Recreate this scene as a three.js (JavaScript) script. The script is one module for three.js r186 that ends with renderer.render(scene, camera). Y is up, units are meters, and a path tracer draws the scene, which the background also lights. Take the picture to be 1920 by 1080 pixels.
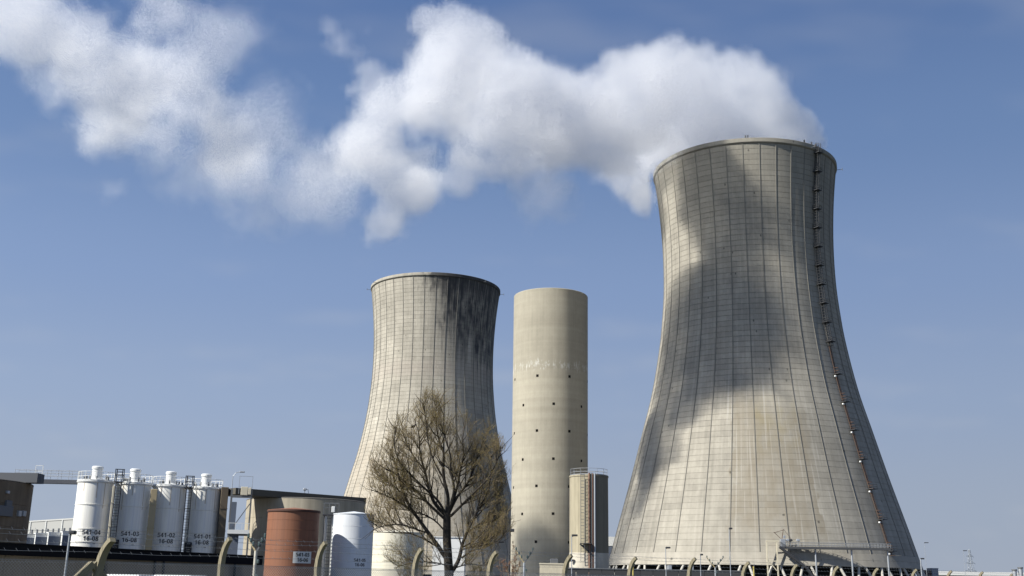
import * as THREE from 'three';
import { mergeGeometries } from 'three/addons/utils/BufferGeometryUtils.js';
import { ImprovedNoise } from 'three/addons/math/ImprovedNoise.js';
import { RoundedBoxGeometry } from 'three/addons/geometries/RoundedBoxGeometry.js';
import { FontLoader } from 'three/addons/loaders/FontLoader.js';
import { TextGeometry } from 'three/addons/geometries/TextGeometry.js';

// ---------------------------------------------------------------- camera, sky, sun, exposure
const scene = new THREE.Scene(), EXPOSURE = 1.55;
const EYE = 1.75, FOCAL = 2030, PITCH = 0.2665, ROLL = 0.0163;      // focal length in pixels of a 1920 x 1080 frame
const camera = new THREE.PerspectiveCamera(2 * Math.atan(540 / FOCAL) * 180 / Math.PI, 16 / 9, 0.1, 9000);
camera.rotation.order = 'YXZ';
camera.position.set(0, EYE, 0);
camera.rotation.set(PITCH, 0, ROLL);
scene.add(camera);

const SUN = new THREE.Vector3(-0.6745, 0.6494, 0.3511).normalize();
const sun = new THREE.DirectionalLight(new THREE.Color(1, 0.97, 0.9), 4.9);
sun.position.copy(SUN).multiplyScalar(900).add(new THREE.Vector3(0, 50, -250));
sun.target.position.set(0, 50, -250);
sun.castShadow = true;
Object.assign(sun.shadow.camera, { left: -350, right: 350, top: 300, bottom: -300, near: 10, far: 2000 });
sun.shadow.mapSize.set(4096, 4096);
scene.add(sun, sun.target);

{
  const W = 1024, H = 512, data = new Float32Array(W * H * 4), cirrus = new ImprovedNoise();
  const stops = [   // elevation in degrees, linear colour of the clear air
    [0, 0.385, 0.44, 0.535], [4, 0.362, 0.43, 0.55], [9, 0.308, 0.398, 0.57], [15, 0.232, 0.332, 0.545],
    [22, 0.156, 0.252, 0.46], [30, 0.103, 0.182, 0.38], [50, 0.07, 0.135, 0.31], [90, 0.055, 0.115, 0.28]];
  for (let j = 0; j < H; j++) {
    const up = ((j + 0.5) / H - 0.5) * Math.PI, deg = Math.max(0, up * 180 / Math.PI);
    let k = 0;
    while (k < stops.length - 2 && deg > stops[k + 1][0]) k++;
    const t = THREE.MathUtils.smoothstep(deg, stops[k][0], stops[k + 1][0]) * 0.35 + 0.65 * (deg - stops[k][0]) / (stops[k + 1][0] - stops[k][0]);
    for (let i = 0; i < W; i++) {
      const round = ((i + 0.5) / W - 0.5) * 2 * Math.PI, x = Math.cos(round) * Math.cos(up), y = Math.sin(up), z = Math.sin(round) * Math.cos(up);
      const cos = x * SUN.x + y * SUN.y + z * SUN.z;
      const glow = 1.02 + 0.17 * cos + 0.5 * Math.pow(Math.max(0, cos), 9);
      let thin = 0;
      if (y > 0.02) {
        const s = 2.2 / (y + 0.12), cx = x * s, cz = z * s;
        const n = cirrus.noise(cx * 0.9 + 3, cz * 2.6, 1.7) + 0.5 * cirrus.noise(cx * 2.3, cz * 6.1, 4.2) + 0.25 * cirrus.noise(cx * 6, cz * 13, 8);
        thin = Math.max(0, n - 0.2) * 0.17;
      }
      for (let c = 0; c < 3; c++) {
        const clear = (stops[k][c + 1] + (stops[k + 1][c + 1] - stops[k][c + 1]) * t) * glow;
        data[(j * W + i) * 4 + c] = (clear * (1 - thin) + 0.62 * thin) / EXPOSURE;
      }
      data[(j * W + i) * 4 + 3] = 1;
    }
  }
  const sky = new THREE.DataTexture(data, W, H, THREE.RGBAFormat, THREE.FloatType);
  sky.mapping = THREE.EquirectangularReflectionMapping;
  sky.magFilter = sky.minFilter = THREE.LinearFilter;
  sky.needsUpdate = true;
  scene.background = sky;
  scene.environment = sky;
}

const renderer = new THREE.WebGLRenderer({ antialias: true });
renderer.toneMapping = THREE.LinearToneMapping;
renderer.toneMappingExposure = EXPOSURE;
renderer.shadowMap.enabled = true;

// ---------------------------------------------------------------- helpers
const V = (x, y, z) => new THREE.Vector3(x, y, z), R2 = Math.PI / 180;
let seed = 7;
const rnd = () => { seed = (seed + 0x6d2b79f5) | 0; let t = Math.imul(seed ^ (seed >>> 15), 1 | seed); t = (t + Math.imul(t ^ (t >>> 7), 61 | t)) ^ t; return ((t ^ (t >>> 14)) >>> 0) / 4294967296; };
const rr = (a, b) => a + (b - a) * rnd();
const PN = new ImprovedNoise();
const fbm = (x, y, z, o = 4) => { let s = 0, a = 0.5; for (let i = 0; i < o; i++) { s += a * PN.noise(x, y, z); x *= 2.03; y *= 2.01; z *= 2.05; a *= 0.5; } return s; };
const smooth = THREE.MathUtils.smoothstep, lerp = THREE.MathUtils.lerp, clamp = THREE.MathUtils.clamp;

// where a point of the photograph lies that is D metres ahead (measured along the ground)
function at(px, py, D) {
  const dx = px - 960, dy = 540 - py, cr = Math.cos(ROLL), sr = Math.sin(ROLL), c = Math.cos(PITCH), s = Math.sin(PITCH);
  const X = dx * cr - dy * sr, Y = dx * sr + dy * cr, d = FOCAL * c - Y * s, u = FOCAL * s + Y * c;
  return V(X / d * D, EYE + u / d * D, -D);
}

function flatten(g) {
  const o = g.index ? g.toNonIndexed() : g;
  for (const n of Object.keys(o.attributes)) if (!['position', 'normal', 'uv'].includes(n)) o.deleteAttribute(n);
  if (!o.attributes.uv) o.setAttribute('uv', new THREE.BufferAttribute(new Float32Array(o.attributes.position.count * 2), 2));
  return o;
}
class Geo {
  constructor() { this.list = []; }
  add(g) { this.list.push(flatten(g)); return this; }
  box(w, h, d, x, y, z, ry = 0, rx = 0, rz = 0) {
    const g = new THREE.BoxGeometry(w, h, d);
    g.applyMatrix4(new THREE.Matrix4().makeRotationFromEuler(new THREE.Euler(rx, ry, rz, 'YXZ')).setPosition(x, y, z));
    return this.add(g);
  }
  rbox(w, h, d, r, x, y, z, ry = 0) { const g = new RoundedBoxGeometry(w, h, d, 2, r); g.rotateY(ry); g.translate(x, y, z); return this.add(g); }
  tube(p, q, r0, r1 = r0, n = 6) {
    const d = q.clone().sub(p), L = d.length();
    if (L < 1e-5) return this;
    const g = new THREE.CylinderGeometry(r1, r0, L, n, 1);
    g.applyQuaternion(new THREE.Quaternion().setFromUnitVectors(V(0, 1, 0), d.normalize()));
    g.translate((p.x + q.x) / 2, (p.y + q.y) / 2, (p.z + q.z) / 2);
    return this.add(g);
  }
  bar(p, q, w, h, up = V(0, 1, 0)) {   // a squared bar from p to q
    const d = q.clone().sub(p), L = d.length(); d.normalize();
    const side = V().crossVectors(up, d); if (side.length() < 1e-3) side.set(1, 0, 0); side.normalize();
    const u = V().crossVectors(d, side), g = new THREE.BoxGeometry(w, h, L);
    g.applyMatrix4(new THREE.Matrix4().makeBasis(side, u, d).setPosition(p.clone().add(q).multiplyScalar(0.5)));
    return this.add(g);
  }
  path(pts, r, n = 6) { for (let i = 0; i + 1 < pts.length; i++) this.tube(pts[i], pts[i + 1], Array.isArray(r) ? r[i] : r, Array.isArray(r) ? r[i + 1] : r, n); return this; }
  cyl(r0, r1, h, n, x, y, z) { const g = new THREE.CylinderGeometry(r1, r0, h, n); g.translate(x, y + h / 2, z); return this.add(g); }
  done() { return this.list.length === 1 ? this.list[0] : mergeGeometries(this.list); }
}
// surface of revolution with crisp steps: profile [[radius, height], ...] from bottom to top on the outside; u runs round from the back
function turned(profile, segs, { vScale = 1, vFrom = 0, from = -Math.PI, to = Math.PI } = {}) {
  const P = [], N = [], U = [], I = [];
  for (let k = 0; k + 1 < profile.length; k++) {
    const [r0, h0] = profile[k], [r1, h1] = profile[k + 1], L = Math.hypot(r1 - r0, h1 - h0) || 1, nr = (h1 - h0) / L, ny = -(r1 - r0) / L, o = P.length / 3;
    for (let i = 0; i <= segs; i++) {
      const a = lerp(from, to, i / segs), s = Math.sin(a), c = Math.cos(a), u = (a + Math.PI) / (2 * Math.PI);
      P.push(r0 * s, h0, r0 * c, r1 * s, h1, r1 * c); N.push(nr * s, ny, nr * c, nr * s, ny, nr * c); U.push(u, (h0 - vFrom) * vScale, u, (h1 - vFrom) * vScale);
    }
    for (let i = 0; i < segs; i++) { const a = o + i * 2; I.push(a, a + 2, a + 1, a + 1, a + 2, a + 3); }
  }
  const g = new THREE.BufferGeometry();
  g.setAttribute('position', new THREE.Float32BufferAttribute(P, 3)); g.setAttribute('normal', new THREE.Float32BufferAttribute(N, 3)); g.setAttribute('uv', new THREE.Float32BufferAttribute(U, 2));
  g.setIndex(I);
  return g;
}

const used = new Map();
function numbered(name) { const n = used.get(name) ?? 0; used.set(name, n + 1); return n ? name + '_' + String(n).padStart(3, '0') : name; }
function tag(o, label, category, group) { o.userData = { label, category }; if (group) o.userData.group = group; return o; }
function thing(name, label, category, p = V(0, 0, 0), turn = 0, group) {
  const o = new THREE.Group(); o.name = numbered(name); o.position.copy(p); o.rotation.y = turn; scene.add(o);
  return tag(o, label, category, group);
}
function part(name, g, m, parent, label) {
  const o = new THREE.Mesh(g instanceof Geo ? g.done() : g, m); o.name = name; o.castShadow = o.receiveShadow = true; parent.add(o);
  if (label) o.userData.label = label;
  return o;
}
function single(name, g, m, label, category, group) { const o = part(numbered(name), g, m, scene); return tag(o, label, category, group); }
function structure(name, g, m) { const o = part(name, g, m, scene); o.userData.kind = 'structure'; return o; }

// ---------------------------------------------------------------- materials
const std = (r, g, b, rough = 0.8, extra = {}) => new THREE.MeshStandardMaterial({ color: new THREE.Color().setRGB(r, g, b), roughness: rough, ...extra });
function texture(w, h, f, srgb = false, repeat) {   // f(u, v) -> [r, g, b] linear
  const d = new Uint8Array(w * h * 4), enc = (x) => { x = clamp(x, 0, 1); return Math.round(255 * (srgb ? (x <= 0.0031308 ? x * 12.92 : 1.055 * Math.pow(x, 1 / 2.4) - 0.055) : x)); };
  for (let j = 0; j < h; j++) for (let i = 0; i < w; i++) {
    const c = f((i + 0.5) / w, (j + 0.5) / h), o = (j * w + i) * 4;
    d[o] = enc(c[0]); d[o + 1] = enc(c[1]); d[o + 2] = enc(c[2]); d[o + 3] = 255;
  }
  const t = new THREE.DataTexture(d, w, h, THREE.RGBAFormat);
  if (srgb) t.colorSpace = THREE.SRGBColorSpace;
  t.magFilter = THREE.LinearFilter; t.minFilter = THREE.LinearMipmapLinearFilter; t.wrapS = t.wrapT = THREE.RepeatWrapping;
  if (repeat) t.repeat.set(...repeat);
  t.needsUpdate = true;
  return t;
}
const hash = (a, b) => { const s = Math.sin(a * 127.1 + b * 311.7) * 43758.5453; return s - Math.floor(s); };
// weathered paint: a clean colour with faint rain streaks and grime, wrapped once round a tank
function paintTexture(c, k, streak = 0.12, w = 256, h = 256) {
  return texture(w, h, (u, v) => {
    const a = u * Math.PI * 2, x = Math.cos(a) * 3, z = Math.sin(a) * 3;
    const s = fbm(x * 5 + k, v * 0.7, z * 5, 4), n = fbm(x + k, v * 4, z, 4), t = clamp(1 + n * 0.12 + s * streak * 2 - Math.max(0, s - 0.12) * streak * 3, 0.4, 1.15);
    return [c[0] * t, c[1] * t * (1 - 0.02 * Math.max(0, s)), c[2] * t * (1 - Math.max(0, s) * 0.14)];
  }, true);
}
const painted = (c, k, streak, rough = 0.5) => new THREE.MeshStandardMaterial({ map: paintTexture(c, k, streak), roughness: rough });
const grain = texture(256, 256, (u, v) => { const n = 0.5 + fbm(u * 16, v * 16, 3, 4) * 0.9; return [n, n, n]; });
const mottled = (c, k, amount = 0.35, scale = 6) => texture(256, 256, (u, v) => {
  const n = 1 + amount * fbm(Math.cos(u * 6.283) * scale * 0.3 + k, v * scale, Math.sin(u * 6.283) * scale * 0.3, 5); return c.map((x) => x * n);
}, true);

const M = {
  steel: std(0.36, 0.37, 0.38, 0.45, { metalness: 0.5 }),
  galvanised: std(0.42, 0.44, 0.46, 0.5, { metalness: 0.55 }),
  darkSteel: std(0.035, 0.036, 0.04, 0.6),
  greySteel: std(0.12, 0.125, 0.13, 0.6),
  rust: std(0.1, 0.056, 0.037, 0.9),
  white: std(0.72, 0.72, 0.69, 0.5),
  cream: std(0.6, 0.54, 0.4, 0.7),
  beige: std(0.42, 0.34, 0.2, 0.75),
  blackFascia: new THREE.MeshPhysicalMaterial({ color: new THREE.Color().setRGB(0.008, 0.008, 0.01), roughness: 0.9, specularIntensity: 0.25 }),
  glassDark: std(0.02, 0.025, 0.03, 0.15),
  blueGrey: std(0.1, 0.12, 0.16, 0.7),
  hole: std(0.02, 0.02, 0.02, 1),
  lettering: std(0.012, 0.012, 0.014, 0.7),
  rib: std(0.2, 0.19, 0.165, 0.95),
  yellow: std(0.42, 0.34, 0.1, 0.7),
  rubber: std(0.02, 0.02, 0.02, 0.9),
};

// ---------------------------------------------------------------- ground
{
  const g = new THREE.CircleGeometry(4500, 96); g.rotateX(-Math.PI / 2);
  const uv = g.attributes.uv; for (let i = 0; i < uv.count; i++) uv.setXY(i, uv.getX(i) * 600, uv.getY(i) * 600);
  structure('ground', g, new THREE.MeshStandardMaterial({ map: texture(512, 512, (u, v) => {
    const n = fbm(u * 9, v * 9, 1, 5), m = fbm(u * 40, v * 40, 9, 3); return [0.062 + n * 0.05 + m * 0.02, 0.07 + n * 0.04 + m * 0.03, 0.035 + n * 0.02];
  }, true), roughness: 1 }));
  const road = new THREE.PlaneGeometry(420, 380); road.rotateX(-Math.PI / 2); road.translate(20, 0.004, -250);
  structure('yard', road, new THREE.MeshStandardMaterial({ map: texture(512, 512, (u, v) => { const n = 0.055 + fbm(u * 60, v * 60, 2, 4) * 0.03 + fbm(u * 6, v * 6, 5, 3) * 0.02; return [n, n, n * 0.97]; }, true), roughness: 0.95 }));
}

// ---------------------------------------------------------------- cooling towers
const PROFILE = [[6.7, 39.87], [8.6, 39.32], [15.4, 37.46], [29.2, 33.52], [43.4, 29.75], [50.5, 27.85], [58, 26.3], [67, 24.82], [73, 24.17], [80, 23.62], [88.4, 23.42], [96.3, 23.6], [104.2, 24.12], [110.6, 24.78], [117.2, 25.65]];
const TOP = 117.2, BOTTOM = 6.7, COURSES = 76, RIBS = 36;
function radius(h) {   // smooth curve through the profile
  let k = 0; while (k < PROFILE.length - 2 && h > PROFILE[k + 1][0]) k++;
  const slope = (i) => { const a = PROFILE[Math.max(0, i - 1)], b = PROFILE[Math.min(PROFILE.length - 1, i + 1)]; return (b[1] - a[1]) / (b[0] - a[0]); };
  const [h0, r0] = PROFILE[k], [h1, r1] = PROFILE[k + 1], d = h1 - h0, t = (h - h0) / d, t2 = t * t, t3 = t2 * t;
  return (2 * t3 - 3 * t2 + 1) * r0 + (t3 - 2 * t2 + t) * d * slope(k) + (-2 * t3 + 3 * t2) * r1 + (t3 - t2) * d * slope(k + 1);
}
const LIFT = (TOP - BOTTOM) / COURSES;
const wedge = (x, a, b, soft) => smooth(x, a - soft, a + soft) * (1 - smooth(x, b - soft, b + soft));

function towerTexture(k, wear) {
  return texture(1536, 768, (u, v) => {
    const phi = (u - 0.5) * 360, h = BOTTOM + v * (TOP - BOTTOM), a = u * Math.PI * 2, x = Math.cos(a), z = Math.sin(a);
    const big = fbm(x * 2.6 + k, h * 0.045, z * 2.6, 4), mid = fbm(x * 14 + k, h * 0.25, z * 14, 3), fine = fbm(x * 60, h * 1.1 + k, z * 60, 2);
    const streak = fbm(x * 34 + k, h * 0.028, z * 34, 4), streak2 = fbm(x * 90 + k, h * 0.05, z * 90, 2);
    const course = Math.floor(v * COURSES), bay = Math.floor(u * RIBS), inLift = v * COURSES - course;
    const half = Math.floor(u * RIBS * 3);
    let t = 1 + big * 0.26 + mid * 0.2 + fine * 0.16 + streak * 0.3 + streak2 * 0.1;
    t *= 0.92 + 0.13 * hash(bay + k, course) + 0.05 * hash(half + k * 3, course * 7) - (hash(bay * 2.3 + k, Math.floor(course / 3) * 1.9) > 0.9 ? 0.1 : 0) + (hash(bay * 5.1 + k, Math.floor(course / 5) * 2.7) > 0.92 ? 0.07 : 0) + 0.04 * hash(k, course * 3.3);
    const joint = 1 - smooth(Math.abs(inLift - 0.5), 0.40, 0.49) * (0.09 + 0.17 * hash(bay * 1.7 + k, course * 2.3)) * smooth(h, 8, 60) - smooth(Math.abs(inLift - 0.5), 0.44, 0.49) * 0.06;
    t *= joint;
    const c = [0.3 * t, 0.277 * t, 0.229 * t];
    wear(c, { phi, h, big, mid, fine, streak, streak2, bay, course, x, z });
    // scattered dark and rusty repair spots
    const gx = Math.floor(u * 260), gy = Math.floor(h / 1.45), q = hash(gx * 3.1 + k, gy * 5.7);
    if (q > 0.9945) { const fx = u * 260 - gx - 0.5, fy = h / 1.45 - gy - 0.5, d = smooth(0.36 + 0.3 * fine - Math.hypot(fx, fy * 1.6), 0, 0.1) * 0.6; for (let i = 0; i < 3; i++) c[i] *= 1 - d; }
    return c;
  }, true);
}
const mixTo = (c, t, to) => { for (let i = 0; i < 3; i++) c[i] = lerp(c[i], to[i], clamp(t, 0, 1)); };

function coolingTower(label, center, turn, map, extras) {
  const t = thing('cooling_tower', label, 'cooling tower', center, turn, 'concrete cooling towers');
  const concrete = new THREE.MeshStandardMaterial({ map, roughness: 0.95, bumpMap: grain, bumpScale: 0.01 });
  concrete.bumpMap.repeat.set(1, 1);
  const opt = { vScale: 1 / (TOP - BOTTOM), vFrom: BOTTOM };
  for (let i = 0; i < COURSES - 1; i++) {
    const h0 = BOTTOM + i * LIFT, h1 = h0 + LIFT, out = i < 2 ? 0.14 : 0.012 * (hash(i, 4.4) - 0.5);
    part('concrete_course', turned([[radius(h0) - 0.05 + out, h0], [radius(h0 + 0.035) + out, h0 + 0.035], [radius(h0 + LIFT / 2) + out, h0 + LIFT / 2], [radius(h1 - 0.03) + out, h1 - 0.03], [radius(h1) - 0.05 + out, h1]], 120, opt), concrete, t);
  }
  // the thickened lip
  const hl = TOP - LIFT, ro = radius(TOP) + 0.22;
  part('rim', turned([[radius(hl) - 0.1, hl], [radius(hl) + 0.1, hl + 0.02], [ro - 0.06, hl + 0.25], [ro, hl + 0.33], [ro, TOP - 0.1], [ro - 0.1, TOP], [ro - 1.3, TOP], [ro - 1.3, hl]], 144, opt), concrete, t);
  const inner = []; for (let i = 0; i <= 40; i++) { const h = TOP - 0.5 - (TOP - 0.5 - BOTTOM) * i / 40; inner.push([radius(h) - 0.35, h]); }
  inner.push([radius(BOTTOM) + 0.05, BOTTOM]);
  part('inner_wall', turned(inner, 72, opt), concrete, t);
  for (let k = 0; k < RIBS; k++) {
    const phi = k / RIBS * 2 * Math.PI, P = [], N = [], I = [], n = 40, w = 0.085;
    const ring = [[-w, -0.05], [-w, 0.12], [w, 0.12], [w, -0.05]];
    for (let f = 0; f < 3; f++) for (let i = 0; i <= n; i++) {
      const h = BOTTOM + 0.05 + (TOP - LIFT - BOTTOM - 0.1) * i / n, R = radius(h);
      for (const [tx, o] of [ring[f], ring[f + 1]]) P.push(tx, h, R + o);
      const nn = [[-1, 0, 0], [0, 0, 1], [1, 0, 0]][f]; N.push(...nn, ...nn);
      if (i < n) { const a = (f * (n + 1) + i) * 2; I.push(a, a + 1, a + 2, a + 2, a + 1, a + 3); }
    }
    const g = new THREE.BufferGeometry();
    g.setAttribute('position', new THREE.Float32BufferAttribute(P, 3)); g.setAttribute('normal', new THREE.Float32BufferAttribute(N, 3)); g.setIndex(I);
    g.rotateY(phi);
    part('rib', g, M.rib, t);
  }
  const leg = new THREE.CylinderGeometry(0.3, 0.34, 1, 10);
  for (let k = 0; k < RIBS; k++) for (const s of [-1, 1]) {
    const a0 = (k + 0.5 + s * 0.12) / RIBS * 2 * Math.PI, a1 = (k + 0.5 + s * 0.46) / RIBS * 2 * Math.PI;
    const p = V(39.5 * Math.sin(a0), BOTTOM + 0.2, 39.5 * Math.cos(a0)), q = V(42.2 * Math.sin(a1), 0, 42.2 * Math.cos(a1)), d = p.clone().sub(q);
    const m = part('support_leg', leg, M.legConcrete, t);
    m.scale.y = d.length(); m.position.copy(p).add(q).multiplyScalar(0.5); m.quaternion.setFromUnitVectors(V(0, 1, 0), d.normalize());
  }
  const lou = new Geo();
  for (let i = 0; i < 13; i++) lou.add(turned([[37.4, 0.3 + i * 0.5], [37.0, 0.62 + i * 0.5], [36.96, 0.6 + i * 0.5]], 96));
  part('air_inlet_slats', lou, M.hole, t).userData.kind = 'stuff';
  part('fill_pack', turned([[36.2, 0], [36.2, 7], [0.1, 7]], 96), M.hole, t);
  const rods = new Geo();
  for (const a of [-87, -62, 44, 88, 130, 180, 230]) { const s = Math.sin(a * R2), c = Math.cos(a * R2); rods.tube(V(ro * s, TOP - 1.2, ro * c), V((ro + 1.5) * s, TOP - 1.2, (ro + 1.5) * c), 0.07).tube(V((ro + 1.4) * s, TOP - 1.5, (ro + 1.4) * c), V((ro + 1.4) * s, TOP - 0.7, (ro + 1.4) * c), 0.08); }
  part('lamp_bracket', rods, M.greySteel, t);
  extras?.(t);
  return t;
}
M.legConcrete = new THREE.MeshStandardMaterial({ map: mottled([0.44, 0.42, 0.37], 4, 0.3), roughness: 0.9 });

const NEAR = V(66.3, 0, -292.6), FAR = V(-30.5, -2.4, -418.9);
const mapNear = towerTexture(3.3, (c, s) => {
  // yellow-brown damp patch low on the front, a few pale runs, soot towards the shaded side at the top
  const patch = wedge(s.phi + s.mid * 5, -10, 24, 0.6) * wedge(s.h + s.big * 14 + s.mid * 6, 13, 44, 4) * clamp(0.62 + s.streak * 0.9 + s.mid * 0.7 + 0.25 * (hash(s.bay * 3 + Math.floor(s.phi / 3.3), s.course) - 0.5), 0, 1);
  mixTo(c, patch * 0.85, [0.215, 0.185, 0.135]);
  const yellow = wedge(s.phi, 0, 20, 1) * wedge(s.h, 35, 46, 4) * (0.3 + s.mid * 1.4);
  mixTo(c, yellow * 0.7, [0.25, 0.21, 0.12]);
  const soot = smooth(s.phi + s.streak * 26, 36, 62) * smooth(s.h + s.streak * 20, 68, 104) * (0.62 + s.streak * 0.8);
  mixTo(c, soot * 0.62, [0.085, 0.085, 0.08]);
  const grime = smooth(s.h + s.mid * 6 + s.streak * 22, 92, 117) * (0.30 + s.streak * 0.6);
  mixTo(c, grime, [0.19, 0.185, 0.16]);
  const run = smooth(s.streak2 + s.streak * 0.5, 0.2, 0.3) * wedge(s.phi, -14, 32, 3) * wedge(s.h, 9, 52, 6);
  mixTo(c, run * 0.3, [0.5, 0.48, 0.43]);
  const foot = (1 - smooth(s.h, 9.4, 10)) * 0.25; mixTo(c, foot, [0.46, 0.42, 0.35]);
});
const mapFar = towerTexture(8.1, (c, s) => {
  for (let i = 0; i < 3; i++) c[i] *= [1.2, 1.2, 1.2][i];
  // black algae running down from the lip on the sheltered side
  const edge = 84 - 10 * smooth(s.phi, 10, 60) + hash(s.bay, 2) * 10 + s.streak * 30;
  const algae = smooth(s.phi + s.mid * 10, -6, 16) * (1 - smooth(s.phi, 120, 150)) * smooth(s.h, edge - 6, edge + 9) * (0.78 + s.streak * 1.5 + s.mid * 1.1);
  mixTo(c, algae * 0.95, [0.055, 0.055, 0.056]);
  const lip0 = smooth(s.h, 115.4, 116) * (1 - smooth(s.h, 116.1, 116.5)); mixTo(c, lip0 * 0.5, [0.1, 0.1, 0.09]);
  const lip = smooth(s.phi + s.mid * 30, -16, 2) * smooth(s.h + s.streak * 8, 106, 115);
  mixTo(c, lip * 0.85, [0.045, 0.045, 0.046]);
  const warm = (1 - smooth(s.h + s.big * 20, 50, 66)) * (0.55 + s.mid); mixTo(c, warm * 0.55, [0.40, 0.335, 0.25]);
  const belt = wedge(s.h + s.mid * 4, 78, 84, 1.5) * 0.35; mixTo(c, belt, [0.38, 0.33, 0.28]);
});

coolingTower('large concrete cooling tower with steam pouring from its top and a long caged ladder', NEAR, -Math.atan2(NEAR.x, -NEAR.z), mapNear, (t) => {
  const phi = 49.5 * R2, out = V(Math.sin(phi), 0, Math.cos(phi)), side = V(Math.cos(phi), 0, -Math.sin(phi));
  const point = (h, o, s = 0) => out.clone().multiplyScalar(radius(Math.min(h, TOP - 0.2)) + o).addScaledVector(side, s).setY(h);
  for (const [name, lo, hi, mat, w] of [['ladder_cage', 62, 117.6, M.darkSteel, 0.62], ['ladder_cage', 9.5, 62, M.rust, 0.3]]) {
    const stiles = new Geo(), hoops = new Geo(), pl = new Geo();
    for (let h = lo; h < hi; h += 2.2) {
      const e = Math.min(h + 2.2, hi);
      for (const s of [-1, 1]) { stiles.bar(point(h, 0.35, s * w), point(e, 0.35, s * w), 0.12, 0.12); if (lo > 50) stiles.bar(point(h, 1.15, s * w * 0.8), point(e, 1.15, s * w * 0.8), 0.08, 0.08); }
      if (lo > 50) stiles.bar(point(h, 1.45), point(e, 1.45), 0.08, 0.08);
    }
    for (let h = lo; h < hi; h += 0.75) {
      if (lo > 50 || (h - lo - 1) % 7.3 < 2.4) hoops.path([point(h, 0.35, -w), point(h, 1.15, -w * 0.8), point(h, 1.45), point(h, 1.15, w * 0.8), point(h, 0.35, w)], 0.05, 4);
      for (let j = 0; j < 3; j++) hoops.tube(point(h + j * 0.25, 0.35, -w), point(h + j * 0.25, 0.35, w), 0.03, 0.03, 4);
    }
    part(name, stiles, mat, t); const rg = part('rungs_and_hoops', hoops, mat, t); rg.userData.kind = 'stuff';
    for (let h = lo + 1; h < hi - 1; h += lo > 50 ? 5.2 : 7.3) {
      const p = point(h, 0.9), plat = new Geo();
      plat.box(1.9, 0.14, 1.7, p.x, p.y, p.z, phi);
      for (const [s, o] of [[-0.9, 1.7], [0.9, 1.7], [-0.9, 0.2], [0.9, 0.2]]) plat.tube(point(h, o, s), point(h, o, s).setY(h + 1.1), 0.04, 0.04, 4);
      for (const y of [0.55, 1.1]) plat.path([point(h, 0.2, -0.9).setY(h + y), point(h, 1.7, -0.9).setY(h + y), point(h, 1.7, 0.9).setY(h + y), point(h, 0.2, 0.9).setY(h + y)], 0.04, 4);
      const m = part('rest_platform', plat, M.darkSteel, t);
      if (lo < 50) { const q = point(h - 0.7, 0.9, -1.25); part('floodlight', new Geo().rbox(0.6, 0.4, 0.4, 0.1, q.x, q.y, q.z, phi), M.white, m); }
    }
  }
  // small fittings on the lip
  const g = new Geo(); for (const a of [40, 46, 50, 2, 3.5]) g.box(0.3, 0.9, 0.3, 25.4 * Math.sin(a * R2), TOP + 0.4, 25.4 * Math.cos(a * R2), a * R2);
  part('rim_fittings', g, M.darkSteel, t);
});
coolingTower('smaller looking, distant concrete cooling tower with black stains under its lip', FAR, -Math.atan2(FAR.x, -FAR.z), mapFar);

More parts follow.
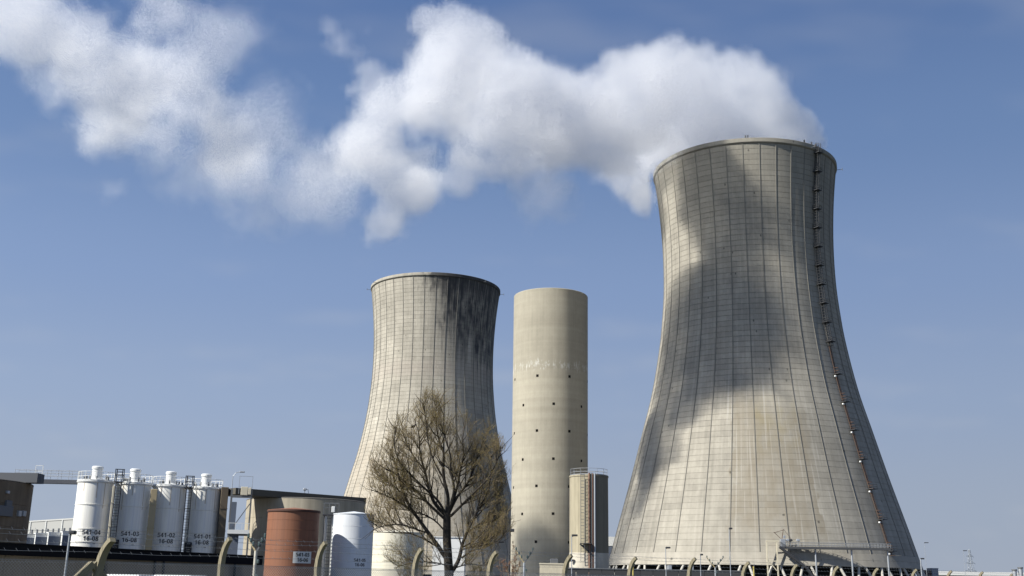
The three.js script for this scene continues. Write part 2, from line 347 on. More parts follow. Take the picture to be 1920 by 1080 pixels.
// ---------------------------------------------------------------- round concrete tower between the cooling towers
{
  const c = V(12.28, 0, -329.8), H = 88.8, t = thing('concrete_stack', 'tall plain round concrete tower with square openings, between the two cooling towers', 'tower', c, -Math.atan2(c.x, -c.z));
  const rad = (h) => lerp(11.4, 11.62, clamp(h / H, 0, 1));
  const map = texture(1024, 1024, (u, v) => {
    const a = u * 2 * Math.PI, x = Math.cos(a), z = Math.sin(a), h = v * H, big = fbm(x * 1.5, h * 0.05, z * 1.5, 4), mid = fbm(x * 7, h * 0.3, z * 7, 4), band = fbm(3, h * 0.5, 7 + x * 0.4, 4), fine = fbm(x * 30, h * 1.5, z * 30, 2);
    const streak = fbm(x * 22, h * 0.05, z * 22, 3), course = Math.floor(h / 1.2);
    let t2 = 1 + big * 0.16 + mid * 0.1 + band * 0.2 + fine * 0.08 + streak * 0.12; t2 *= 0.98 + 0.05 * hash(course, 3);
    if (h > 64) t2 *= 0.94;
    const col = [0.35 * t2, 0.32 * t2, 0.25 * t2];
    const drip = wedge(h + fbm(x * 26, 1, z * 26, 2) * 4, 64.6, 66.0, 0.7) * clamp(0.1 + mid * 2.4 + fine * 2 + streak * 2.2, 0, 1);
    mixTo(col, drip * 0.6, [0.62, 0.6, 0.56]);
    return col;
  }, true);
  const mat = new THREE.MeshStandardMaterial({ map, roughness: 0.95 });
  const rowsAt = [704, 757, 807, 860, 911, 963, 1016].map((y) => at(1032, y, 318.4).y), holes = [];
  rowsAt.forEach((h, i) => { for (let k = -3; k <= 3; k++) { const phi = (i % 2 ? -44 : -19.5) + k * 49.3; if (phi > -180 && phi < 178) holes.push([phi * R2, h]); } });
  const dphi = 0.36 / 11.5, dh = 0.38, phis = new Set(), hs = new Set([0, H]);
  for (let i = 0; i <= 120; i++) phis.add(-Math.PI + i / 120 * 2 * Math.PI);
  for (const [p, h] of holes) { phis.add(p - dphi); phis.add(p + dphi); hs.add(h - dh); hs.add(h + dh); }
  for (let h = 2; h < H; h += 6) hs.add(h);
  const pa = [...phis].sort((a, b) => a - b), ha = [...hs].sort((a, b) => a - b);
  // lifts: a course between every second row of heights, so that each is a piece of its own
  const strip = (k0, k1) => {
    const P = [], N = [], U = [];
    for (let j = k0; j < k1; j++) for (let i = 0; i + 1 < pa.length; i++) {
      const p0 = pa[i], p1 = pa[i + 1], h0 = ha[j], h1 = ha[j + 1], pm = (p0 + p1) / 2, hm = (h0 + h1) / 2;
      if (holes.some(([p, h]) => Math.abs(pm - p) < dphi && Math.abs(hm - h) < dh)) continue;
      for (const [p, h] of [[p0, h0], [p1, h0], [p1, h1], [p0, h0], [p1, h1], [p0, h1]]) { P.push(rad(h) * Math.sin(p), h, rad(h) * Math.cos(p)); N.push(Math.sin(p), 0, Math.cos(p)); U.push((p + Math.PI) / (2 * Math.PI), h / H); }
    }
    const g = new THREE.BufferGeometry();
    g.setAttribute('position', new THREE.Float32BufferAttribute(P, 3)); g.setAttribute('normal', new THREE.Float32BufferAttribute(N, 3)); g.setAttribute('uv', new THREE.Float32BufferAttribute(U, 2));
    return g;
  };
  const split = ha.findIndex((h) => h > 64);
  part('lower_shaft', strip(0, split), mat, t); part('upper_shaft', strip(split, ha.length - 1), mat, t);
  part('rim', turned([[11.62, H], [11.5, H + 0.15], [10.9, H + 0.15], [10.9, H - 6]], 96, { vScale: 1 / H }), mat, t);
  part('roof_slab', turned([[10.95, H - 5], [0.01, H - 5]], 48), M.hole, t);
  for (const [p, h] of holes) {
    if (Math.abs(p) > 1.75) continue;
    const g = new Geo(), r0 = rad(h) + 0.005, hw = dphi * 11.5 + 0.004;
    g.box(hw * 2, 0.03, 0.7, 0, h - dh - 0.012, r0 - 0.36).box(hw * 2, 0.03, 0.7, 0, h + dh + 0.012, r0 - 0.36).box(0.03, dh * 2, 0.7, -hw - 0.008, h, r0 - 0.36).box(0.03, dh * 2, 0.7, hw + 0.008, h, r0 - 0.36).box(hw * 2, dh * 2, 0.03, 0, h, r0 - 0.7);
    const gg = g.done(); gg.rotateY(p); part('opening', gg, M.hole, t);
  }
}

// ---------------------------------------------------------------- lettering bent round a tank
const font = await new FontLoader().loadAsync('fonts/droid/droid_sans_bold.typeface.json');
function bentText(lines, size, R, phi, h) {   // lines of text, centred at angle phi and height h
  const out = new Geo();
  lines.forEach((s, k) => {
    const g = new TextGeometry(s, { font, size, depth: 0.012, curveSegments: 3, bevelEnabled: false });
    g.computeBoundingBox();
    const b = g.boundingBox, mid = (b.min.x + b.max.x) / 2, p = g.attributes.position;
    for (let i = 0; i < p.count; i++) { const a = phi + (p.getX(i) - mid) / R, r = R + 0.006 + p.getZ(i); p.setXYZ(i, Math.sin(a) * r, h - k * size * 1.42 + p.getY(i), Math.cos(a) * r); }
    g.computeVertexNormals();
    out.add(g);
  });
  return out;
}
function ringRail(R, h, n, height, g, from = 0, to = 2 * Math.PI, r = 0.028) {
  const q = (a, y) => V(R * Math.sin(a), y, R * Math.cos(a));
  for (let i = 0; i < n; i++) {
    const a = lerp(from, to, i / n), b = lerp(from, to, (i + 1) / n);
    g.tube(q(a, h), q(a, h + height), r, r, 5);
    for (const f of [0.5, 1]) g.tube(q(a, h + height * f), q(b, h + height * f), r, r, 5);
    g.tube(q(b, h + 0.1), q(a, h + 0.1), r * 2.4, r * 2.4, 4);
  }
}

// ---------------------------------------------------------------- four white silos
const siloSpots = [[-45.12, -120], [-41.72, -122.3], [-38.45, -124.7], [-35.05, -127]];
const siloPaint = painted([0.8, 0.785, 0.73], 2, 0.17);
function silo(i, label, lines, dark) {
  const [x, z] = siloSpots[i], R = 1.86, H = 11.65, face = -Math.atan2(x, -z);
  const t = thing('silo', label, 'silo', V(x, 0, z), face, 'white silos in a row');
  const cuts = [0, 3.0, 5.4, 6.75, 9.3, H];   // weld seams
  for (let k = 0; k + 1 < cuts.length; k++) {
    const a = cuts[k], b = cuts[k + 1];
    part('shell_course', turned([[R - 0.015, a], [R, a + 0.02], [R, b - 0.11], [R + 0.05, b - 0.09], [R + 0.05, b - 0.01], [R - 0.015, b]], 48, { vScale: 1 / H }), siloPaint, t);
  }
  part('roof', turned([[R + 0.12, H], [R + 0.12, H + 0.1], [0.5, H + 0.45]], 48), M.white, t);
  const v = part('vent_stack', turned([[0.53, H + 0.1], [0.53, H + 1.55]], 24), M.white, t);
  part('vent_cap', turned([[0.53, H + 1.5], [0.6, H + 1.5], [0.6, H + 1.72], [0.5, H + 1.8], [0.01, H + 1.84]], 24), M.white, v);
  const g = new Geo(); ringRail(R + 0.05, H + 0.1, 20, 1.0, g); part('railing', g, M.white, t);
  const fit = new Geo(); for (let k = 0; k < 9; k++) { const a = k * 0.7 + i, r = rr(0.9, 1.55); fit.box(0.16, rr(0.3, 0.6), 0.16, r * Math.sin(a), H + 0.5, r * Math.cos(a), a); }
  part('roof_fittings', fit, M.greySteel, t);
  part('lettering', bentText(lines, 0.46, R, 0.06, 6.1), M.lettering, t);
  if (i % 2) {   // small dark steel frame at the foot of the shell
    const f = new Geo(); for (const x of [-0.4, 0.4]) f.box(0.13, 1.5, 0.13, x, 4.9, R + 0.25); for (const y of [4.75, 5.6]) f.box(0.8, 0.1, 0.12, 0, y, R + 0.25); f.box(0.5, 0.5, 0.2, 0, 5.2, R + 0.15);
    const fg = f.done(); fg.rotateY(-0.68); part('valve_frame', fg, M.darkSteel, t);
  }
  const run = new Geo(); for (let k = 0; k < 3; k++) { const a = -0.7 + 0.6 * k + 0.2 * hash(i, k), h0 = H - 0.1, h1 = h0 - 0.9 - 2.2 * hash(k, i); run.add(turned([[R + 0.004, h1], [R + 0.004, h0]], 2, { from: a, to: a + 0.025 + 0.03 * hash(i + 3, k) })); }
  part('rust_run', run, std(0.5, 0.43, 0.33, 0.8), t);
  const sm = new Geo(); sm.box(1.0, 0.05, 0.02, 0.1, 5.15, R - 0.045); part('caption_line', sm, M.greySteel, t);
}
silo(0, 'white silo marked 541-04 at the sunlit end of the row', ['541-04', '16-08']);
silo(1, 'white silo marked 541-03 behind the dark caged ladder', ['541-03', '16-08']);
silo(2, 'white silo marked 541-02 beside the wide beige duct', ['541-02', '16-08']);
silo(3, 'white silo marked 541-01 next to the brown vertical duct', ['541-01', '16-08']);

// ladders and ducts standing in the gaps between the silos
function cagedLadder(label, x, z, H, turn) {
  const t = thing('caged_ladder', label, 'ladder', V(x, 0, z), turn, 'dark ladders between the silos');
  const st = new Geo(), hp = new Geo(), rg = new Geo();
  for (const s of [-0.3, 0.3]) st.box(0.09, H, 0.09, s, H / 2, 0).box(0.06, H - 2.2, 0.06, s * 0.9, H / 2 + 1.1, 0.62);
  for (let h = 2.4; h < H; h += 1.15) hp.path([V(-0.3, h, 0), V(-0.34, h, 0.4), V(0, h, 0.72), V(0.34, h, 0.4), V(0.3, h, 0)], 0.035, 4);
  for (let h = 0.3; h < H; h += 0.3) rg.tube(V(-0.3, h, 0), V(0.3, h, 0), 0.02, 0.02, 4);
  part('stiles', st, M.darkSteel, t); part('safety_hoops', hp, M.darkSteel, t); part('rungs', rg, M.darkSteel, t).userData.kind = 'stuff';
  const top = new Geo(); top.box(0.95, 0.07, 0.9, 0, H - 1.35, 0.1); for (const s of [-0.45, 0.45]) top.box(0.08, 1.35, 0.08, s, H - 0.65, 0.5).box(0.08, 1.35, 0.08, s, H - 0.65, -0.3); top.box(0.95, 0.08, 0.08, 0, H - 0.02, 0.5).box(0.95, 0.08, 0.08, 0, H - 0.65, 0.5);
  part('head_platform', top, M.darkSteel, t);
}
cagedLadder('dark caged ladder in the gap between silos 541-04 and 541-03', -42.5, -119.6, 13.1, 0.34);
cagedLadder('dark caged ladder in the gap between silos 541-02 and 541-01', -36.1, -124.1, 12.9, 0.3);
function duct(name, label, a, w, d, h, m, turn = 0.3) {
  const t = thing(name, label, 'duct', a, turn);
  part('casing', new Geo().rbox(w, h, d, 0.05, 0, h / 2, 0), m, t);
  const g = new Geo(); for (let y = 2; y < h; y += 2.5) g.box(w + 0.08, 0.09, d + 0.08, 0, y, 0); part('flange', g, m, t);
}
duct('narrow_duct', 'narrow pale sunlit duct beside silo 541-04', V(-42.75, 0, -119.0), 0.24, 0.3, 11.3, M.cream);
duct('wide_duct', 'wide beige vertical duct between silos 541-03 and 541-02', V(-39.2, 0, -121.6), 0.7, 0.5, 11.2, M.beige);
duct('brown_duct', 'brown vertical duct on the far side of silo 541-01', V(-32.65, 0, -126.4), 0.8, 1.3, 11.9, std(0.13, 0.1, 0.065, 0.8));

// ---------------------------------------------------------------- round concrete tanks with cap slabs
function concreteTank(label, x, z, R, H, tone, k, capOver, cap) {
  const t = thing('concrete_tank', label, 'tank', V(x, 0, z), -Math.atan2(x, -z), 'round concrete tanks');
  const map = texture(512, 256, (u, v) => { const a = u * 6.283, X = Math.cos(a), Z = Math.sin(a), s = fbm(X * 22 + k, v * 0.6, Z * 22, 4), n = fbm(X * 5 + k, v * 6, Z * 5, 4), q = 1 + n * 0.25 + s * 0.35 - (hash(Math.floor(u * 48), Math.floor(v * 5) + k) - 0.5) * 0.1; return tone.map((c) => c * q); }, true);
  const m = new THREE.MeshStandardMaterial({ map, roughness: 0.95 });
  for (let i = 0; i < 5; i++) part('concrete_course', turned([[R - 0.03, H * i / 5], [R, H * i / 5 + 0.03], [R, H * (i + 1) / 5 - 0.02], [R - 0.03, H * (i + 1) / 5]], 96, { vScale: 1 / H }), m, t);
  part('roof', turned([[R - 0.1, H], [R + capOver, H], [R + capOver, H + cap], [R + capOver - 0.1, H + cap + 0.06], [0.01, H + cap + 0.1]], 96), std(0.12, 0.11, 0.095, 0.9), t);
  return t;
}
{
  const t = concreteTank('brown concrete tank with grey roof slab, at the near end of the footbridge', -52.6, -100, 8.6, 9.85, [0.165, 0.125, 0.08], 5, 0.02, 0.05);
  const sl = new Geo(); sl.box(22, 0.86, 1.5, -54.0, 10.37, -100.75); const slab = sl.done(); slab.translate(52.6, 0, 100); slab.rotateY(-t.rotation.y);
  part('roof_slab', slab, std(0.095, 0.1, 0.11, 0.8), t);
  t.updateMatrixWorld();
  const stick = (px, py, w, h, name, m) => {
    const d = at(px, py, 1).sub(camera.position), o = V(0, EYE, 0), R = 8.6, A = d.x * d.x + d.z * d.z, B = (o.x + 52.6) * d.x + (o.z + 100) * d.z, C = 52.6 ** 2 + 100 ** 2 - R * R, k = (-B - Math.sqrt(Math.max(0, B * B - A * C))) / A;
    const p = t.worldToLocal(o.addScaledVector(d, k)), a = Math.atan2(p.x, p.z), g = new Geo(); g.rbox(w, h, 0.3, 0.04, 0, p.y, R + 0.08); const gg = g.done(); gg.rotateY(a); part(name, gg, m, t);
  };
  stick(6, 958, 1.9, 0.9, 'equipment_box', M.greySteel); stick(14, 946, 0.7, 0.7, 'cable_box', M.greySteel);
  stick(34, 963, 0.5, 0.5, 'window', M.galvanised); stick(42.5, 963, 0.6, 0.5, 'window', M.galvanised); stick(13, 923, 0.3, 0.25, 'wall_lamp', M.galvanised);
}
{
  const t = concreteTank('pale concrete tank with dark gallery along its roof, behind the red tank', -25.0, -136.5, 7.25, 11.05, [0.34, 0.30, 0.225], 11, 0.02, 0.05);
  // straight gallery resting on the roof, its front receding from the silos' end
  t.updateMatrixWorld();
  const a = V(-31.2, 11.47, -125.6), b = V(-17.85, 11.47, -138.0), back = V(-12.4, 0, -13.35).normalize().multiplyScalar(2), g = new Geo();
  g.bar(t.worldToLocal(a.clone().add(back)), t.worldToLocal(b.clone().add(back)), 4, 0.72); part('roof_gallery', g, std(0.085, 0.077, 0.06, 0.85), t);
  const l = t.worldToLocal(at(571, 926, 133.5)), lamp = new Geo(); lamp.box(0.12, 1.1, 0.12, l.x, l.y - 0.1, l.z).path([V(l.x, l.y + 0.4, l.z), V(l.x + 0.35, l.y + 0.6, l.z), V(l.x + 0.55, l.y - 0.2, l.z)], 0.04).rbox(0.4, 0.3, 0.3, 0.08, l.x, l.y + 0.55, l.z);
  part('roof_lamp', lamp, M.galvanised, t);
}

// footbridge from the brown tank to the first silo
{
  const a = V(-54, at(100, 903, 120.3).y, -120.2), b = V(-47.1, at(100, 903, 120.3).y, -120.7);
  const t = thing('footbridge', 'steel footbridge with thin handrails between the brown tank and silo 541-04', 'footbridge'), g = new Geo(), r = new Geo();
  g.bar(a, b, 1.0, 0.42); part('deck', g, std(0.07, 0.075, 0.09, 0.6), t);
  for (let i = 0; i <= 6; i++) for (const s of [-0.45, 0.45]) { const p = a.clone().lerp(b, i / 6); p.z += s; r.tube(p, p.clone().setY(p.y + 1.25), 0.025, 0.025, 4); }
  for (const s of [-0.45, 0.45]) for (const y of [0.6, 0.9, 1.2]) r.tube(V(a.x, a.y + y, a.z + s), V(b.x, b.y + y, b.z + s), 0.022, 0.022, 4);
  part('handrail', r, M.galvanised, t);
  const f = new Geo(); for (const x of [-0.7, 0.1]) f.box(0.05, 1.5, 0.05, a.x + 2.7 + x, a.y + 0.95, a.z); f.box(0.85, 0.05, 0.05, a.x + 2.4, a.y + 1.7, a.z).box(0.85, 0.05, 0.05, a.x + 2.4, a.y + 1.1, a.z); part('gate_frame', f, M.white, t);
}

// steel access platform between the last silo and the pale tank
{
  const o = at(445, 1060, 121).setY(0), t = thing('access_platform', 'steel access platform with white landing between the brown duct and the pale tank', 'platform', o, 0.2), fr = new Geo(), w = new Geo(), gl = new Geo();
  for (const [x, z] of [[-1.2, 0.8], [0.9, 0.8], [-1.2, -0.8], [0.9, -0.8]]) fr.box(0.13, 11.3, 0.13, x, 5.65, z);
  for (const y of [3.4, 6.4, 10.5]) fr.box(2.3, 0.14, 0.14, -0.15, y, 0.8).box(2.3, 0.14, 0.14, -0.15, y, -0.8).box(0.14, 0.14, 1.7, 0.9, y, 0);
  fr.bar(V(-1.2, 6.5, 0.82), V(0.9, 9.8, 0.82), 0.09, 0.09).bar(V(-1.2, 3.4, 0.82), V(0.9, 0.3, 0.82), 0.09, 0.09);
  part('frame', fr, M.greySteel, t);
  w.box(2.3, 0.14, 1.9, -0.15, 6.55, 0.1); for (const x of [-1.2, -0.5, 0.2, 0.9]) w.box(0.05, 1, 0.05, x, 7.1, 1.0); w.box(2.3, 0.3, 0.05, -0.15, 6.75, 1.02).box(2.3, 0.05, 0.05, -0.15, 7.6, 1.0);
  part('landing', w, M.white, t);
  const top = new Geo(); for (const x of [-0.45, 0.95]) top.box(0.045, 1.9, 0.045, x, 11.7, 0.8); top.box(1.45, 0.045, 0.045, 0.25, 12.65, 0.8).box(1.45, 0.045, 0.045, 0.25, 11.5, 0.8); part('top_rail', top, M.galvanised, t);
  part('switch_box', new Geo().rbox(0.75, 0.9, 0.5, 0.04, 0.15, 11.05, 0.7).rbox(0.3, 0.75, 0.4, 0.04, 0.72, 11.05, 0.75), M.cream, t);
  gl.box(1.0, 3.0, 0.08, -0.6, 4.8, 0.3).box(0.55, 3.2, 0.08, -0.85, 8.3, 0.2); part('cladding', gl, M.blueGrey, t);
  part('drum', turned([[0.8, 0], [0.85, 0.1], [0.85, 2.6], [0.6, 3.0], [0.01, 3.1]], 24), M.blueGrey, t);
  const lamp = new Geo(); lamp.tube(V(-1.2, 11.3, 0.8), V(-1.2, 12.6, 0.8), 0.05, 0.04).path([V(-1.2, 12.6, 0.8), V(-0.9, 13.0, 0.8), V(-0.35, 13.15, 0.8)], 0.035).rbox(0.55, 0.16, 0.3, 0.05, -0.25, 13.12, 0.8); part('lamp', lamp, M.galvanised, t);
}

// ---------------------------------------------------------------- red tank, white tank, cream tank
function steelTank(name, label, x, z, R, H, paint, seams, face = 0) {
  const t = thing(name, label, 'tank', V(x, 0, z), -Math.atan2(x, -z) + face, 'steel storage tanks'), n = seams;
  for (let i = 0; i < n; i++) { const a = H * i / n, b = H * (i + 1) / n; part('shell_course', turned([[R - 0.012, a], [R, a + 0.015], [R, b - 0.03], [R + 0.012, b - 0.025], [R - 0.012, b]], 72, { vScale: 1 / H }), paint, t); }
  part('roof', turned([[R + 0.05, H], [R + 0.05, H + 0.07], [0.01, H + 0.35]], 72), paint, t);
  return t;
}
{
  const t = steelTank('red_tank', 'rust red steel tank with a white number plate', -20.37, -105, 2.42, 8.05, painted([0.215, 0.088, 0.045], 6, 0.2, 0.7), 9);
  part('rim_band', turned([[2.44, 7.9], [2.5, 7.92], [2.5, 8.08], [2.4, 8.1]], 72), std(0.07, 0.03, 0.02, 0.8), t);
  const p = new Geo(); p.add(turned([[2.46, 3.25], [2.46, 4.3]], 10, { from: 0.07, to: 0.84 }));
  const plate = part('number_plate', p, std(0.62, 0.62, 0.58, 0.6), t);
  part('lettering', bentText(['541-03', '16-06'], 0.33, 2.465, 0.45, 3.86), M.lettering, plate);
}
{
  const R = 1.98, t = steelTank('white_tank', 'short white steel tank half shaded, between the red tank and the cream tank', -15.26, -109.3, R, 8.05, painted([0.66, 0.68, 0.7], 9, 0.06), 7);
  part('lettering', bentText(['541-05', '16-06'], 0.3, R, 0.42, 3.55), std(0.05, 0.052, 0.06, 0.7), t);
}
{
  const t = steelTank('cream_tank', 'low cream steel tank beside the bare tree', -12.1, -122, 2.9, 6.88, painted([0.66, 0.62, 0.5], 12, 0.08), 8);
}
{  // platform and pipes squeezed between the red and the white tank
  const o = at(616, 1060, 113).setY(0), t = thing('tank_walkway', 'small steel walkway and pipes in the gap between the red and the white tank', 'walkway', o, 0.15), f = new Geo(), r = new Geo();
  f.box(0.12, 8.2, 0.12, -0.7, 4.1, 0.4).box(0.12, 8.2, 0.12, 0.5, 4.1, 0.4).box(1.6, 0.14, 1.1, -0.05, 8.2, 0.1);
  for (let h = 0.5; h < 8; h += 0.35) f.box(0.4, 0.04, 0.04, -0.2, h, 0.45);
  f.box(0.05, 8, 0.05, -0.4, 4, 0.45).box(0.05, 8, 0.05, 0, 4, 0.45);
  part('frame', f, M.darkSteel, t);
  for (const x of [-0.8, -0.25, 0.3, 0.72]) r.box(0.06, 1.2, 0.06, x, 8.85, 0.6).box(0.06, 1.2, 0.06, x, 8.85, -0.4); r.box(1.6, 0.06, 0.06, -0.05, 9.4, 0.6).box(1.6, 0.06, 0.06, -0.05, 8.9, 0.6).box(1.6, 0.06, 0.06, -0.05, 9.4, -0.4);
  part('railing', r, M.greySteel, t);
  part('junction_box', new Geo().rbox(0.34, 0.6, 0.3, 0.04, 0.15, 8.75, 0.62), M.white, t);
  part('pipe', new Geo().tube(V(-0.5, 0, 0.2), V(-0.5, 8.1, 0.2), 0.17, 0.17, 12), M.white, t); part('pipe', new Geo().tube(V(0.28, 0, 0.15), V(0.28, 8.1, 0.15), 0.2, 0.2, 12), M.white, t);
}

// ---------------------------------------------------------------- slim brown silo in front of the concrete stack
{
  const a = at(1104, 893, 215), R = 3.77, H = a.y, t = thing('slim_silo', 'slim stained concrete silo with pipes and roof railing, before the tall round concrete tower', 'silo', V(a.x, 0, a.z), -Math.atan2(a.x, -a.z));
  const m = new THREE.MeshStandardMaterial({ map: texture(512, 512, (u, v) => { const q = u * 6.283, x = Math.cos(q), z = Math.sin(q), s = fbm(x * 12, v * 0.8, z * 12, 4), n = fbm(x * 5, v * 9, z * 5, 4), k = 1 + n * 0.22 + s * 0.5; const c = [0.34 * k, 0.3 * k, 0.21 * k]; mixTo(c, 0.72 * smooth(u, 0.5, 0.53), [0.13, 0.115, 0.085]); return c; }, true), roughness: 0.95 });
  const lo = at(1085, 1036, 211).y;
  part('base', turned([[R + 0.06, 0], [R + 0.06, lo], [R - 0.02, lo + 0.04]], 64, { vScale: 1 / H }), new THREE.MeshStandardMaterial({ map: mottled([0.46, 0.42, 0.34], 9, 0.5), roughness: 0.9 }), t);
  part('shaft', turned([[R, lo], [R, H - 0.3], [R + 0.1, H - 0.28], [R + 0.1, H], [0.01, H + 0.05]], 64, { vScale: 1 / H }), m, t);
  const g = new Geo(); ringRail(R - 0.1, H, 14, 1.25, g, 0, 2 * Math.PI, 0.04); part('railing', g, M.steel, t);
  const P = (name, phi, r, off, mat, y0 = 0, y1 = H + 0.3) => { const s = Math.sin(phi), c = Math.cos(phi), q = R + off; part(name, new Geo().tube(V(q * s, y0, q * c), V(q * s, y1, q * c), r, r, 10), mat, t); };
  P('pipe', 0.28, 0.17, 0.35, M.galvanised, 0, H + 0.2); P('pipe', 0.02, 0.2, 0.3, std(0.22, 0.13, 0.09, 0.8)); P('pipe', 0.13, 0.09, 0.3, M.greySteel); P('pipe', 0.19, 0.08, 0.3, std(0.2, 0.11, 0.08, 0.8));
  const l = new Geo(); for (const s of [-0.35, 0.35]) l.box(0.09, H - 6, 0.09, -1.2 + s, H / 2 + 3, R + 0.5).box(0.06, H - 8, 0.06, -1.2 + s, H / 2 + 4, R + 1.1); for (let h = 6; h < H; h += 0.6) l.box(0.7, 0.05, 0.05, -1.2, h, R + 0.5); for (let h = 9; h < H; h += 1.2) l.path([V(-1.55, h, R + 0.5), V(-1.55, h, R + 1.1), V(-0.85, h, R + 1.1), V(-0.85, h, R + 0.5)], 0.04, 4);
  part('caged_ladder', l, M.greySteel, t);
  part('landing', new Geo().box(2.2, 0.12, 1.3, -0.6, 9.3, R + 0.6).bar(V(-1.7, 9.2, R + 1), V(0.9, 7.0, R + 0.2), 0.25, 0.25), M.darkSteel, t);
  part('wall_bracket', new Geo().rbox(0.9, 0.35, 0.5, 0.05, -3.2, 6.2, R - 1.0), M.darkSteel, t);
}

// ---------------------------------------------------------------- low buildings near and far
{
  // dark-fasciaed low building behind the fence
  const a = at(-140, 1020, 49), b = at(488, 1042, 74), h = 3.2; a.y = b.y = 0;
  const dir = b.clone().sub(a), L = dir.length(), t = thing('low_building', 'long low building with black roof edge and taupe wall, in front of the silos', 'building', a, -Math.atan2(dir.z, dir.x));
  const wall = new THREE.MeshStandardMaterial({ map: texture(512, 128, (u, v) => { const n = fbm(u * 60, v * 5, 2, 4), q = 0.92 + n * 0.35 + (hash(Math.floor(u * 22), 1) - 0.5) * 0.12; return [0.25 * q, 0.205 * q, 0.155 * q]; }, true), roughness: 0.9 });
  const n = 11; for (let i = 0; i < n; i++) part('wall_panel', new Geo().box(L / n - 0.03, h - 0.5, 0.25, L * (i + 0.5) / n, (h - 0.5) / 2, -0.3), wall, t);
  part('roof', new Geo().box(L, 0.2, 9, L / 2, h - 0.15, -4.6), M.blackFascia, t);
  part('fascia', new Geo().box(L + 0.3, 0.52, 0.18, L / 2, h - 0.26, 0.02).box(0.18, 0.52, 9, L + 0.1, h - 0.26, -4.6), M.blackFascia, t);
  const co = new Geo(); co.box(L + 0.34, 0.06, 0.26, L / 2, h + 0.03, 0.02); part('coping', co, M.blackFascia, t);
  part('end_wall', new Geo().box(0.25, h - 0.5, 8.6, L - 0.15, (h - 0.5) / 2, -4.7), wall, t);
  for (const x of [L * 0.44, L * 0.6, L * 0.63, L * 0.9]) part('downpipe', new Geo().box(0.1, h - 0.5, 0.1, x, (h - 0.5) / 2, -0.1), M.darkSteel, t);
}
{
  // grey hall with slit windows beyond the brown tank
  const b = at(150, 973, 195), a = at(20, 990, 215), t = thing('grey_hall', 'long pale grey hall with slit windows, far off between the brown tank and the silos', 'building'), h = b.y; a.y = b.y = 0;
  const dir = b.clone().sub(a), L = dir.length(), turn = -Math.atan2(dir.z, dir.x); t.position.copy(a); t.rotation.y = turn;
  part('wall', new Geo().box(L, h, 12, L / 2, h / 2, -6), std(0.34, 0.34, 0.32, 0.85), t); part('roof_edge', new Geo().box(L + 0.2, 0.25, 12.2, L / 2, h + 0.1, -6), std(0.42, 0.42, 0.4, 0.8), t);
  for (let i = 0; i < 13; i++) { const w = i % 3 === 1 ? 0.55 : 0.45, hh = i % 3 === 1 ? 1.7 : 0.9; part('window', new Geo().box(w, hh, 0.1, L * (i + 0.5) / 13, h - 1.9 - (i % 3 === 1 ? 0.4 : 0), 0.06), std(0.08, 0.085, 0.1, 0.3), t); }
  for (let i = 0; i < 4; i++) part('pilaster', new Geo().box(0.18, h, 0.2, L * (i * 3 + 1.1) / 13, h / 2, 0.1), M.white, t);
}
[[54, 'nearest the brown tank'], [77, 'second from the brown tank'], [101, 'second from the lamp pole'], [127, 'right behind the lamp pole']].forEach(([px, where], i) => {
  const p = at(px, 1003 - i * 1.6, 150), h = p.y, t = thing('white_cabin', 'small white boxy cabin with blue grey front, ' + where, 'cabin', V(p.x, 0, p.z), 0.55, 'white cabins beyond the low building');
  part('body', new Geo().box(1.5, h, 1.5, 0, h / 2, 0), M.white, t); part('front', new Geo().box(1.45, h * 0.95, 0.06, 0, h * 0.47, 0.78), M.blueGrey, t); part('roof', new Geo().box(1.6, 0.12, 1.6, 0, h + 0.06, 0), M.white, t);
});
{
  const p = at(842, 1008, 160), h = p.y, t = thing('white_shed', 'low white shed showing through behind the bare tree trunk', 'shed', V(p.x, 0, p.z));
  part('wall', new Geo().box(4.6, h, 4, 0, h / 2, -2), M.white, t); part('roof', new Geo().box(4.8, 0.15, 4.2, 0, h + 0.07, -2), std(0.6, 0.6, 0.58, 0.6), t); part('door', new Geo().box(1.1, 2.3, 0.1, -1.2, 1.15, 0.06), M.greySteel, t);
}
{
  const a = at(1122, 1006, 322), b = at(1157, 1006, 322), L = b.x - a.x, h = a.y, band = 2.6, t = thing('white_roofed_hall', 'hall with white roof band seen between the slim silo and the big cooling tower', 'building', V((a.x + b.x) / 2, 0, a.z));
  part('wall', new Geo().box(L, h - band, 8, 0, (h - band) / 2, -4), M.blueGrey, t); part('roof_band', new Geo().box(L + 0.2, band, 8.2, 0, h - band / 2, -4), M.white, t);
}
{
  const a = at(1056, 1066, 118), b = at(1392, 1069, 118), t = thing('dark_building', 'low dark grey clad building at the foot of the big cooling tower', 'building'), h = 3.35, L = b.x - a.x;
  t.position.set(a.x, 0, a.z);
  for (let i = 0; i < 14; i++) part('cladding_panel', new Geo().box(L / 14 - 0.04, h, 0.2, L * (i + 0.5) / 14, h / 2, 0), std(0.036 + 0.01 * hash(i, 3), 0.037 + 0.01 * hash(i, 3), 0.039 + 0.01 * hash(i, 3), 0.85), t);
  part('roof', new Geo().box(L, 0.2, 9, L / 2, h - 0.1, -4.6), std(0.05, 0.05, 0.055, 0.8), t); part('side_wall', new Geo().box(0.2, h, 9, 0.1, h / 2, -4.6).box(0.2, h, 9, L - 0.1, h / 2, -4.6), std(0.06, 0.062, 0.066, 0.7), t);
  const cap = new Geo(); cap.box(L, 0.1, 0.3, L / 2, h + 0.05, 0); part('coping', cap, M.greySteel, t);
  for (const [x, w] of [[0.6, 0.4], [0.72, 0.5]]) part('roof_unit', new Geo().rbox(w, 0.45, 0.8, 0.04, L * x, h + 0.32, -0.9), M.galvanised, t);
}
